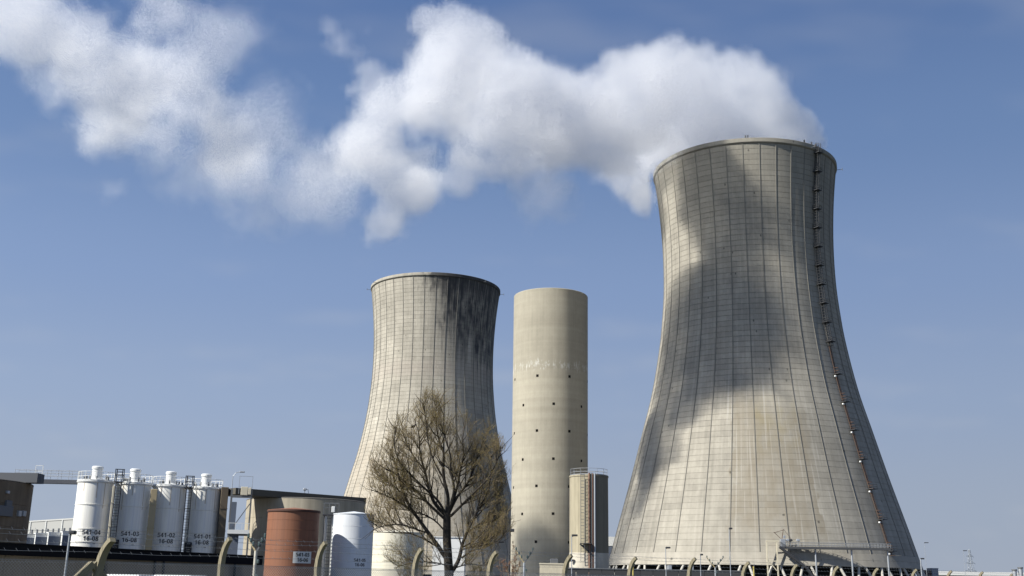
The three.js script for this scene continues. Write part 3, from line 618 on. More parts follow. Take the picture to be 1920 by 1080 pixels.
{
  const a = at(1012, 1058, 112), b = at(1056, 1058, 112), t = thing('cream_wall', 'low cream rendered wall at the foot of the tall round concrete tower', 'wall', V(a.x, 0, a.z)), L = b.x - a.x + 0.3, h = a.y;
  part('panel', new Geo().box(L, h, 0.3, L / 2, h / 2, 0), new THREE.MeshStandardMaterial({ map: mottled([0.56, 0.5, 0.37], 2, 0.25), roughness: 0.9 }), t); part('coping', new Geo().box(L + 0.1, 0.12, 0.4, L / 2, h + 0.06, 0), M.cream, t);
  part('roof_box', new Geo().rbox(0.8, 0.45, 0.6, 0.04, L * 0.55, h + 0.33, -0.3), M.greySteel, t);
}
{
  // far right skyline
  const D = 430, a = at(1757, 1071, D), b = at(1935, 1071, D), t = thing('distant_hall', 'distant low hall with white roof edge and sandy wall, beyond the fence end', 'building', V(a.x, 0, a.z)), h = a.y, L = b.x - a.x;
  part('wall', new Geo().box(L, h - 1.4, 20, L / 2, (h - 1.4) / 2, -10), std(0.42, 0.34, 0.22, 0.8), t); part('roof_edge', new Geo().box(L + 0.4, 1.4, 20.4, L / 2, h - 0.7, -10), M.white, t);
  for (let i = 0; i < 5; i++) part('gate', new Geo().box(3, 2.6, 0.15, L * (i + 0.5) / 5, 1.3, 0.1), M.blueGrey, t);
}
{
  const p = at(1753, 1066, 330), t = thing('grey_box_building', 'small pale grey box building at the edge of the big cooling tower', 'building', V(p.x, 0, p.z));
  part('wall', new Geo().box(1.9, p.y, 4, 0, p.y / 2, -2), std(0.36, 0.37, 0.4, 0.7), t); part('roof', new Geo().box(2.1, 0.15, 4.2, 0, p.y + 0.07, -2), M.white, t); part('annex', new Geo().box(2.4, p.y - 0.5, 3, -2.1, (p.y - 0.5) / 2, -2), std(0.12, 0.08, 0.07, 0.8), t);
}
for (const [px, py, k] of [[1902, 1070, 'shorter'], [1913, 1066, 'taller']]) {
  const p = at(px, py, 260), t = thing('vent_pipe', k + ' pale vent pipe standing before the distant hall', 'pipe', V(p.x, 0, p.z), 0, 'pale vent pipes');
  part('pipe', new Geo().cyl(0.5, 0.5, p.y, 14, 0, 0, 0), M.galvanised, t); part('cap', new Geo().cyl(0.62, 0.62, 0.3, 14, 0, p.y, 0), M.greySteel, t);
}
{
  // lattice pylon on the horizon
  const D = 1050, p = at(1817, 1030, D), H = p.y, t = thing('pylon', 'thin steel lattice pylon on the horizon', 'pylon', V(p.x, 0, p.z), 0.5), body = new Geo(), arms = new Geo();
  const w = (h) => lerp(4.6, 0.5, Math.pow(h / H, 0.8));
  for (let i = 0; i < 10; i++) { const h0 = H * i / 10, h1 = H * (i + 1) / 10, a = w(h0), b = w(h1); for (const [sx, sz] of [[1, 1], [1, -1], [-1, 1], [-1, -1]]) { body.tube(V(a * sx, h0, a * sz), V(b * sx, h1, b * sz), 0.17, 0.17, 4).tube(V(a * sx, h0, a * sz), V(-b * sx, h1, b * sz), 0.08, 0.08, 4).tube(V(a * sx, h0, a * sz), V(b * sx, h1, -b * sz), 0.08, 0.08, 4); } }
  part('lattice_body', body, M.galvanised, t);
  for (const [f, L] of [[0.5, 8], [0.68, 6.5], [0.84, 5]]) { const y = H * f; for (const s of [-1, 1]) part('cross_arm', new Geo().tube(V(0, y, 0), V(s * L, y, 0), 0.2, 0.12, 4).tube(V(0, y + 1.8, 0), V(s * L, y, 0), 0.14, 0.1, 4).tube(V(s * L, y, 0), V(s * L, y - 1.6, 0), 0.12, 0.12, 4), M.galvanised, t); }
}

// ---------------------------------------------------------------- walkway at the foot of the big tower
{
  const y = 10.6, a = at(1463, 1026, 252.3).setY(y), b = at(1668, 1031, 252.3).setY(y), t = thing('tower_walkway', 'long steel walkway with railing and stair along the foot of the big cooling tower', 'walkway');
  part('deck', new Geo().bar(a, b, 1.6, 0.5), std(0.06, 0.062, 0.065, 0.7), t);
  const r = new Geo(), n = 34; for (let i = 0; i <= n; i++) for (const s of [-0.7, 0.7]) { const p = a.clone().lerp(b, i / n); p.z += s; r.tube(p, p.clone().setY(y + 1.15), 0.045, 0.045, 4); }
  for (const s of [-0.7, 0.7]) for (const f of [0.6, 1.15]) r.tube(V(a.x, y + f, a.z + s), V(b.x, y + f, b.z + s), 0.045, 0.045, 4);
  part('railing', r, M.steel, t);
  for (const f of [0.32, 0.65, 0.98]) { const p = a.clone().lerp(b, f); part('support_post', new Geo().tube(V(p.x, 0, p.z), V(p.x, y, p.z), 0.2, 0.2, 10), M.galvanised, t); }
  const s0 = V(a.x - 0.4, y + 0.1, a.z + 1.0), s1 = at(1512, 1066, 252).setZ(a.z + 1.0), st = new Geo(); st.bar(s0, s1, 0.9, 0.5).bar(s1, V(s1.x + 3.6, 0.2, s1.z), 0.9, 0.5);
  for (const z of [-0.45, 0.45]) st.bar(s0.clone().add(V(0.2, 1.1, z)), s1.clone().add(V(0.2, 1.1, z)), 0.06, 0.06); for (let i = 0; i < 7; i++) { const p = s0.clone().lerp(s1, i / 6); st.box(0.06, 1.2, 0.06, p.x + 0.1, p.y + 0.6, p.z + 0.45); }
  part('stair', st, M.darkSteel, t);
  const p0 = at(1440, 1062, 252).setZ(a.z), fr = new Geo(); for (const dx of [0, 2.3]) fr.box(0.28, 11.9, 0.28, p0.x + dx, 5.95, a.z); fr.box(2.9, 0.3, 0.28, p0.x + 1.3, 12.0, a.z).box(2.4, 0.2, 0.2, p0.x + 1.2, 7.6, a.z).bar(V(p0.x, 8, a.z), V(p0.x + 2, 5.5, a.z), 0.18, 0.18);
  part('portal_frame', fr, M.cream, t);
  part('control_box', new Geo().rbox(1.1, 1.7, 0.9, 0.05, a.x + 0.6, y + 1.05, a.z).rbox(0.5, 0.6, 0.5, 0.05, a.x + 1.0, y + 2.4, a.z), M.galvanised, t);
  const mast = new Geo(); mast.tube(V(a.x + 0.3, y + 1, a.z), V(a.x + 0.9, y + 4.1, a.z), 0.07).tube(V(a.x + 0.9, y + 3.9, a.z), V(a.x - 1.2, y + 3.3, a.z), 0.06).tube(V(a.x - 1.3, y + 3.4, a.z), V(a.x + 0.2, y + 2.0, a.z), 0.06).tube(V(a.x + 1, y + 4, a.z), V(a.x + 3.0, y + 1.4, a.z), 0.04); part('mast', mast, M.rust, t);
  for (const dx of [1.7, 2.4, 4.1]) { const f = part('floodlight', new Geo().tube(V(a.x + dx, y, a.z), V(a.x + dx, y + 1.5, a.z), 0.06).rbox(0.75, 0.55, 0.6, 0.12, a.x + dx, y + 1.65, a.z), dx === 2.4 ? M.darkSteel : M.galvanised, t); }
}

// ---------------------------------------------------------------- lamp posts
function lampPost(label, px, py, D, headW, arms = 1, pole = M.galvanised, thick = 0.04) {
  const p = at(px, py, D), t = thing('lamp_post', label, 'lamp post', V(p.x, 0, p.z), 0, 'lamp posts of the yard'), H = p.y;
  part('pole', new Geo().tube(V(0, 0, 0), V(0, H, 0), thick * 1.25, thick * 0.8, 8), pole, t);
  const h = new Geo(); h.tube(V(0, H - 0.05, 0), V(headW * 0.8, H + 0.05, 0), thick * 0.6); h.rbox(headW, 0.12 + thick, 0.25 + thick, 0.04, headW * 0.5, H + 0.06, 0); if (arms > 1) h.rbox(headW, 0.12 + thick, 0.25 + thick, 0.04, -headW * 0.5, H + 0.06, 0);
  part('lamp_head', h, M.darkSteel, t);
}
lampPost('slender galvanised lamp post in front of silo 541-04', 131, 1001, 47, 0.24, 1, M.galvanised, 0.05);
lampPost('thin lamp post in front of the slim silo', 1072, 1005, 95, 0.5, 1);
lampPost('tallest lamp post before the big cooling tower, near its portal frame', 1367, 992, 105, 0.3, 1);
lampPost('short lamp post before the big cooling tower, nearest the slim silo', 1248, 1028, 105, 0.45, 1);
lampPost('short lamp post before the big cooling tower, beside the forked post', 1313, 1041, 105, 0.25, 1);
lampPost('tall lamp post against the sky at the foot of the big cooling tower', 1733, 1018, 240, 0.9, 1);
lampPost('lamp post against the sky next to the pylon', 1806, 1033, 240, 0.8, 1);
lampPost('lamp post hugging the shaded edge of the big cooling tower', 1726, 1048, 215, 0.7, 1, M.galvanised, 0.14);
lampPost('dark lamp post between the bare tree and the tall round tower', 956, 996, 75, 0.3, 1, M.darkSteel, 0.08);
lampPost('yellow topped marker post beside the curved fence posts', 1187, 1062, 60, 0.1, 1, M.yellow, 0.05);
lampPost('yellow marker post at the foot of the big cooling tower', 1413, 1062, 100, 0.1, 1, M.yellow, 0.09);

// ---------------------------------------------------------------- forked posts with insulators inside the fence
function forkedPost(label, px, fy, D, w, h, pole) {
  const p = at(px, fy, D), t = thing('forked_post', label, 'post', V(p.x, 0, p.z), 0.0, 'forked posts inside the fence'), H = p.y;
  part('pole', new Geo().tube(V(0, 0, 0), V(0, H, 0), 0.045, 0.04, 8), pole, t);
  for (const s of [-1, 1]) {
    const a = part('arm', new Geo().bar(V(0, H - 0.03, 0), V(s * w, H + h, 0), 0.04, 0.04), s < 0 ? M.beige : M.greySteel, t), g = new Geo();
    for (const f of [0.35, 0.66, 1]) g.rbox(0.055, 0.11, 0.055, 0.02, s * w * f, H + h * f + 0.06, 0.03);
    part('insulators', g, std(0.06, 0.09, 0.09, 0.4), a);
  }
  const low = new Geo(); for (const y of [-0.25, -0.6]) low.rbox(0.06, 0.1, 0.06, 0.02, 0.07, H + y, 0.02); part('pole_insulators', low, std(0.08, 0.11, 0.11, 0.4), t);
}
forkedPost('forked metal post with insulators, in front of the red tank', 480, 1033, 27, 0.2, 0.3, std(0.5, 0.47, 0.4, 0.6));
forkedPost('forked metal post with insulators, in front of the tall round concrete tower', 983, 1055, 40, 0.3, 0.42, M.galvanised);
forkedPost('forked metal post with insulators, before the big cooling tower', 1341, 1064, 58, 0.42, 0.48, M.galvanised);

// ---------------------------------------------------------------- vans just showing above the frame's lower edge
[[256, 1080, 52, 'white van, roof showing above the fence, nearer the corner post'], [348, 1081, 54, 'white van, roof showing above the fence, nearer the red tank']].forEach(([px, py, D, label]) => {
  const p = at(px, py, D), t = thing('van', label, 'van', V(p.x, 0, p.z), 1.57, 'white vans behind the fence'), H = p.y, s = new THREE.Shape();
  s.moveTo(-2.2, 0.35); s.lineTo(2.3, 0.35); s.lineTo(2.3, 0.95); s.quadraticCurveTo(1.9, 1.1, 1.6, 1.15); s.lineTo(0.95, H - 0.08); s.quadraticCurveTo(0.8, H, 0.6, H); s.lineTo(-2.05, H); s.quadraticCurveTo(-2.2, H, -2.2, H - 0.2);
  const g = new THREE.ExtrudeGeometry(s, { depth: 1.6, bevelEnabled: true, bevelSize: 0.06, bevelThickness: 0.06, bevelSegments: 2 }); g.translate(0, -0.0, -0.8);
  part('body', g, M.white, t); part('side_window', new Geo().box(0.75, 0.45, 0.03, 0.55, 1.4, 0.87), M.glassDark, t);
  for (const [x, z] of [[-1.4, 0.75], [1.45, 0.75], [-1.4, -0.75], [1.45, -0.75]]) { const w = new THREE.CylinderGeometry(0.34, 0.34, 0.2, 20); w.rotateX(Math.PI / 2); w.translate(x, 0.34, z); const wheel = part('wheel', w, M.rubber, t); const r = new THREE.CylinderGeometry(0.18, 0.18, 0.22, 14); r.rotateX(Math.PI / 2); r.translate(x, 0.34, z); part('rim', r, M.steel, wheel); }
});

// ---------------------------------------------------------------- perimeter fence with curved concrete posts
{
  const t = thing('perimeter_fence', 'chain link fence with curved concrete posts and barbed wire along the yard', 'fence');
  const postMat = new THREE.MeshStandardMaterial({ map: mottled([0.22, 0.192, 0.128], 7, 0.9, 14), roughness: 0.95 });
  const along = V(1, 0, -1).normalize(), outward = V(1, 0, 1).normalize(), Y0 = 1.98, tops = 0.62;
  const curve = (s) => [0.40 * (1 - Math.cos(s * 1.22)) , Y0 + 0.60 * Math.sin(s * 1.22) / Math.sin(1.22)];   // reach, height
  function postGeo(w) {
    const P = [], I = [], N = [], n = 9, ring = [];
    ring.push([0, 0], [0, 1]); const pts = [[0, -0.2], [0, 1], [0, Y0]]; for (let i = 1; i <= n; i++) pts.push(curve(i / n));
    const g = new Geo();
    for (let i = 0; i + 1 < pts.length; i++) {
      const a = outward.clone().multiplyScalar(pts[i][0]).setY(pts[i][1]), b = outward.clone().multiplyScalar(pts[i + 1][0]).setY(pts[i + 1][1]);
      const d = b.clone().sub(a).normalize(), side = along.clone(), up = V().crossVectors(d, side).normalize(), L = a.distanceTo(b) + (i > 1 ? 0.012 : 0);
      const k = i < 2 ? 1 : lerp(1, 0.78, (i - 2) / n), bx = new THREE.BoxGeometry(w * k, w * k, L);
      bx.applyMatrix4(new THREE.Matrix4().makeBasis(side, up, d).setPosition(a.add(b).multiplyScalar(0.5)));
      g.add(bx);
    }
    return g.done();
  }
  const geo = postGeo(0.11), xs = [-0.3708, -0.253, -0.1664, -0.08, -0.0129, 0.0541, 0.1116, 0.1651, 0.2129, 0.2564, 0.2932, 0.329, 0.3633, 0.3947, 0.423, 0.449, 0.4725, 0.494];
  const C = 30, spots = [[0.88 - C / 1, 0]].slice(1);
  const foot = (a) => { const D = C / (1 - a); return V(D - C, 0, -D); };
  const all = [-0.515, ...xs].map(foot);
  all.forEach((p, i) => {
    const tilt = (hash(i, 8) - 0.5) * 0.03, m = part('post', geo, postMat, t); m.position.copy(p).addScaledVector(outward, -0.12); m.rotation.set(tilt, (hash(i, 2) - 0.5) * 0.12, tilt * 0.6); m.scale.y = 1 + (hash(i, 5) - 0.5) * 0.03;
    if (i === 1) {
      m.scale.set(1.3, 0.965, 1.3); m.rotation.z = -0.1;
      for (const s of [-1, 1]) part('corner_brace', new Geo().bar(p.clone().setY(2.0), p.clone().addScaledVector(along, s * 1.9 - 0).addScaledVector(outward, s < 0 ? 0 : -0.2).setY(0), 0.13, 0.13), postMat, t);
    }
  });
  const wire = std(0.3, 0.31, 0.32, 0.55, { metalness: 0.3 });
  for (let i = 0; i + 1 < all.length; i++) {
    const a = all[i], b = all[i + 1], L = a.distanceTo(b), dir = b.clone().sub(a).normalize(), H = 2.04, s = i < 8 ? 0.062 : 0.11, r = i < 8 ? 0.0036 : 0.0045;
    const g = new Geo(), q = (x, y) => a.clone().addScaledVector(dir, x).setY(y), flat = new THREE.CylinderGeometry(r, r, 1, 3, 1, true);
    const strand = (p0, p1) => { const d = p1.clone().sub(p0), l = d.length(); if (l < 0.02) return; const c = flat.clone(); c.applyMatrix4(new THREE.Matrix4().compose(p0.clone().add(p1).multiplyScalar(0.5), new THREE.Quaternion().setFromUnitVectors(V(0, 1, 0), d.normalize()), V(1, l, 1))); g.add(c); };
    for (let k = -H; k < L; k += s) {
      let x0 = k, y0 = 0, x1 = k + H, y1 = H; if (x0 < 0) { y0 = -x0; x0 = 0; } if (x1 > L) { y1 = H - (x1 - L); x1 = L; } strand(q(x0, y0), q(x1, y1));
      x0 = k; y0 = H; x1 = k + H; y1 = 0; if (x0 < 0) { y0 = H + k; x0 = 0; } if (x1 > L) { y1 = x1 - L; x1 = L; } strand(q(x0, y0), q(x1, y1));
    }
    for (const y of [0.05, 1.0, H]) g.tube(q(0, y), q(L, y), 0.005, 0.005, 4);
    part('chain_link', g, wire, t).userData.kind = 'stuff';
    const bw = new Geo();
    for (const f of [0.02, 0.28, 0.52, 0.76, 0.97]) { const [o, y] = curve(f), p0 = a.clone().addScaledVector(outward, o - 0.19).setY(y + 0.03), p1 = b.clone().addScaledVector(outward, o - 0.19).setY(y + 0.03), mid = p0.clone().add(p1).multiplyScalar(0.5); mid.y -= 0.012 + 0.02 * hash(i, f * 9); bw.tube(p0, mid, 0.0045, 0.0045, 4).tube(mid, p1, 0.0045, 0.0045, 4); for (let x = 0.2; x < L; x += 0.22) { const p = p0.clone().lerp(p1, x / L); bw.tube(p.clone().add(V(-0.02, 0.025, 0)), p.clone().add(V(0.02, -0.025, 0)), 0.003, 0.003, 3); } }
    part('barbed_wire', bw, wire, t).userData.kind = 'stuff';
  }
}

// ---------------------------------------------------------------- bare trees
function tubeAlong(g, pts, r0, r1, n) {   // one continuous tapered limb
  const P = [], N = [], I = [], c = pts.length; let side = V(1, 0, 0.3);
  for (let i = 0; i < c; i++) {
    const d = pts[Math.min(i + 1, c - 1)].clone().sub(pts[Math.max(i - 1, 0)]).normalize(); side = side.sub(d.clone().multiplyScalar(side.dot(d))); if (side.length() < 1e-3) side = V(0, 1, 0).cross(d); side.normalize();
    const u = V().crossVectors(d, side), r = lerp(r0, r1, i / (c - 1));
    for (let k = 0; k < n; k++) { const a = k / n * 6.2832, nx = side.clone().multiplyScalar(Math.cos(a)).addScaledVector(u, Math.sin(a)); P.push(pts[i].x + nx.x * r, pts[i].y + nx.y * r, pts[i].z + nx.z * r); N.push(nx.x, nx.y, nx.z); }
  }
  for (let i = 0; i + 1 < c; i++) for (let k = 0; k < n; k++) { const a = i * n + k, b = i * n + (k + 1) % n; I.push(a, b, a + n, b, b + n, a + n); }
  const b = new THREE.BufferGeometry(); b.setAttribute('position', new THREE.Float32BufferAttribute(P, 3)); b.setAttribute('normal', new THREE.Float32BufferAttribute(N, 3)); b.setIndex(I);
  g.add(b);
}
const bark = new THREE.MeshStandardMaterial({ map: mottled([0.036, 0.03, 0.024], 3, 0.8, 20), roughness: 1 }), twigBark = std(0.19, 0.145, 0.085, 0.95);
const budMat = new THREE.MeshPhysicalMaterial({ color: new THREE.Color().setRGB(0.36, 0.3, 0.115), roughness: 1, transmission: 0.3, thickness: 0, specularIntensity: 0.2 });
function curl(p, dir, L, n, up, wob) {
  const pts = [p.clone()], d = dir.clone().normalize(); let q = p.clone();
  for (let i = 0; i < n; i++) { d.y += up / n; d.x += rr(-wob, wob); d.y += rr(-wob, wob) * 0.6; d.z += rr(-wob, wob); d.normalize(); q = q.clone().addScaledVector(d, L / n); pts.push(q); }
  return pts;
}
function growOn(pts, out, level, len, inside) {   // side shoots along a limb
  const c = pts.length, total = level === 0 ? 17 : level === 1 ? 7 : 6;
  for (let k = 0; k < total; k++) {
    const f = level === 0 ? rr(0.14, 1) : rr(0.12, 1), i = Math.min(c - 2, Math.floor(f * (c - 1))), p = pts[i].clone().lerp(pts[i + 1], f * (c - 1) - i), d = pts[i + 1].clone().sub(pts[i]).normalize();
    const around = V(rr(-1, 1), rr(-0.3, 0.6), rr(-1, 1)).normalize(), side = around.sub(d.clone().multiplyScalar(around.dot(d))).normalize(), dir = d.multiplyScalar(rr(0.55, 1)).addScaledVector(side, rr(0.45, 0.95));
    const L = len * rr(0.6, 1.15) * (1 - 0.5 * f * (level === 0 ? 1 : 0.5)), q = curl(p, dir, L, level < 2 ? 6 : 4, level < 2 ? 0.55 : 0.5, level < 2 ? 0.13 : 0.16);
    if (inside && !inside(q[q.length - 1])) { if (level > 0 || rnd() < 0.6) continue; }
    out.push([level, q, f]);
    if (level < 2) growOn(q, out, level + 1, len * 0.46, inside);
  }
}
function buds(list, n, size, m, parent) {
  const g = new THREE.OctahedronGeometry(1, 0), im = new THREE.InstancedMesh(g, m, n), mat = new THREE.Matrix4(), q = new THREE.Quaternion(), col = new THREE.Color();
  for (let i = 0; i < n; i++) {
    const pts = list[Math.floor(rnd() * list.length)], f = Math.pow(rnd(), 0.6) * (pts.length - 1.001), k = Math.floor(f), p = pts[k].clone().lerp(pts[k + 1], f - k).add(V(rr(-1, 1), rr(-1, 1), rr(-1, 1)).multiplyScalar(size * 1.6));
    q.setFromEuler(new THREE.Euler(rr(0, 3), rr(0, 6), rr(0, 3))); const s = size * rr(0.6, 1.4);
    im.setMatrixAt(i, mat.compose(p, q, V(s * 0.55, s * 1.4, s * 0.55))); const v = rr(0.6, 1.35); im.setColorAt(i, col.setRGB(v, v * rr(0.88, 1.05), v * rr(0.7, 1.1)));
  }
  im.name = 'buds'; im.userData.kind = 'stuff'; im.castShadow = im.receiveShadow = true; parent.add(im);
}
{
  const D = 62, t = thing('bare_tree', 'bare spreading tree with dark limbs and yellowish buds before the distant cooling tower', 'tree', at(841, 1080, D).setY(0)), o = t.position;
  const k = (x, y, dz = 0) => at(x, y, D).sub(o).add(V(0, 0, dz));
  const limb = (list, dz) => { const c = new THREE.CatmullRomCurve3(list.map(([x, y], i) => k(x, y, dz * i / list.length))); return c.getPoints(list.length * 4); };
  const trunk = limb([[843, 1120], [842, 1080], [840, 1045], [838, 1012], [838, 985], [838, 962]], 0); trunk[0].y = -0.1;
  const tg = new Geo(); tubeAlong(tg, trunk, 0.27, 0.21, 12); part('trunk', tg, bark, t);
  const limbs = [
    [[[836, 1046], [820, 1022], [802, 997], [785, 973], [768, 948], [759, 927], [752, 905], [745, 875], [735, 845]], 0.8, 0.13],
    [[[846, 1075], [860, 1050], [867, 1022], [876, 998], [888, 973], [902, 948], [914, 922], [921, 890], [920, 850]], 0.6, 0.12],
    [[[838, 968], [820, 950], [808, 930], [801, 905], [795, 880], [788, 858], [785, 835], [783, 810], [774, 780]], -1.2, 0.11],
    [[[838, 965], [840, 932], [833, 900], [831, 878], [832, 850], [825, 830], [820, 808], [818, 780], [820, 752]], 0.5, 0.11],
    [[[839, 965], [847, 942], [852, 920], [849, 898], [846, 878], [846, 858], [838, 830], [834, 800], [836, 768]], 1.5, 0.10],
    [[[842, 962], [858, 930], [876, 905], [886, 882], [893, 858], [902, 835], [908, 808]], -1.0, 0.08],
    [[[836, 975], [806, 947], [782, 922], [762, 905], [742, 890], [722, 880], [706, 868]], 1.4, 0.08],
    [[[840, 972], [822, 940], [795, 915], [770, 890], [752, 868], [745, 840], [748, 808]], 2.2, 0.075],
    [[[845, 968], [868, 946], [890, 925], [915, 900], [932, 870], [940, 840]], 2.0, 0.075],
    [[[843, 960], [856, 915], [862, 880], [868, 850], [866, 815], [872, 780]], -2.0, 0.08],
    [[[800, 999], [775, 991], [748, 984], [722, 988], [704, 994]], 1.2, 0.05],
    [[[818, 1024], [792, 1009], [768, 1000], [738, 998], [704, 996]], -1.0, 0.05],
    [[[866, 1046], [884, 1033], [908, 1026], [936, 1012], [950, 996]], 0.7, 0.055],
    [[[878, 998], [900, 982], [925, 976], [946, 960]], -1.1, 0.05],
    [[[868, 1030], [892, 1024], [920, 1020], [945, 1018]], 1.6, 0.045],
    [[[842, 1062], [822, 1056], [795, 1054], [765, 1058], [742, 1066]], 1.0, 0.035],
    [[[850, 1066], [878, 1058], [905, 1060], [930, 1056]], 1.0, 0.035],
    [[[804, 999], [780, 968], [752, 944], [724, 930], [702, 922]], 1.6, 0.045], [[[876, 998], [894, 960], [914, 938], [936, 920], [948, 900]], -1.6, 0.045], [[[838, 1000], [815, 976], [790, 962], [760, 954], [728, 950]], -1.8, 0.045],
    [[[760, 930], [742, 915], [724, 898], [708, 890]], 0.5, 0.05], [[[795, 880], [772, 850], [758, 820], [750, 790]], -0.8, 0.05], [[[833, 900], [812, 860], [803, 825], [800, 790], [796, 762]], 1.2, 0.05],
  ];
  const rad = (p) => { const c = k(824, 912); const dx = (p.x - c.x) / 3.95, dy = (p.y - c.y) / 5.35, dz = p.z / 4.0; const a = Math.atan2(dy, dx), lim = 1.04 + 0.32 * PN.noise(Math.cos(a) * 2.6 + 4, Math.sin(a) * 2.6, dz * 1.5); return dx * dx + dy * dy + dz * dz < lim + 0.2 * rnd(); };
  const shoots = [], fine = new Geo(), mids = [];
  limbs.forEach(([list, dz, r]) => {
    const pts = limb(list, dz), g = new Geo(); tubeAlong(g, pts, r * 1.05, 0.02, 8);
    const m = part('limb', g, bark, t), mine = []; growOn(pts, mine, 0, 2.3, rad);
    const sub = new Geo(); let any = false;
    for (const [lv, q, f] of mine) { if (lv === 0) { tubeAlong(sub, q, r * 0.42 * (1 - 0.5 * f) + 0.008, 0.006, 5); any = true; } else tubeAlong(fine, q, lv === 1 ? 0.0085 : 0.0055, 0.0035, 3); if (lv > 0) shoots.push(q); else mids.push(q); }
    if (any) part('branches', sub, bark, m).userData.kind = 'stuff';
  });
  part('twigs', fine, twigBark, t).userData.kind = 'stuff';
  buds(shoots, 46000, 0.0155, budMat, t);
  console.log('tree shoots', shoots.length);
  const b = k(773, 797, -0.6).add(o), bird = thing('bird', 'small dark bird perched high in the bare tree', 'bird', b, 0.4), s = new THREE.SphereGeometry(0.09, 14, 10); s.scale(1.5, 0.9, 0.85); s.rotateZ(0.35);
  const bg = new Geo(); bg.add(s); const hd = new THREE.SphereGeometry(0.055, 12, 8); hd.translate(0.13, 0.11, 0); bg.add(hd); const bk = new THREE.ConeGeometry(0.02, 0.07, 6); bk.rotateZ(-1.57); bk.translate(0.205, 0.11, 0); bg.add(bk); const tl = new THREE.BoxGeometry(0.2, 0.018, 0.07); tl.rotateZ(0.35); tl.translate(-0.2, -0.07, 0); bg.add(tl); bg.tube(V(0.02, -0.14, 0.03), V(0.02, -0.06, 0.03), 0.008).tube(V(0.02, -0.14, -0.03), V(0.02, -0.06, -0.03), 0.008);
  part('body', bg, M.rubber, bird);
}
function shrub(label, px, py, D, w, tint) {
  const top = at(px, py, D), t = thing('shrub', label, 'shrub', V(top.x, 0, top.z), 0, 'bare shrubs at the fence'), H = top.y, g = new Geo(), tips = [];
  for (let i = 0; i < 16; i++) { const pts = curl(V(rr(-0.15, 0.15), 0, rr(-0.15, 0.15)), V(rr(-w, w) * 0.6, H, rr(-w, w) * 0.6), H * rr(0.7, 1.02), 7, 0.1, 0.07); tubeAlong(g, pts, 0.02, 0.006, 4); const mine = []; growOn(pts, mine, 1, w * 0.55); for (const [lv, q] of mine) { tubeAlong(g, q, 0.006, 0.003, 3); tips.push(q); } }
  part('stems', g, twigBark, t).userData.kind = 'stuff'; buds(tips, 2600, 0.022, tint, t);
}
const olive = new THREE.MeshPhysicalMaterial({ color: new THREE.Color().setRGB(0.13, 0.125, 0.05), roughness: 1, transmission: 0.3, thickness: 0, specularIntensity: 0.2 });
shrub('budding shrub under the bare tree, beside the cream tank', 770, 1042, 58, 1.3, olive);
shrub('budding shrub under the bare tree, on the side of the tall round tower', 900, 1040, 60, 1.3, olive);
shrub('thin reddish twiggy shrub before the foot of the tall round tower', 962, 1030, 52, 0.7, std(0.22, 0.12, 0.08, 1));

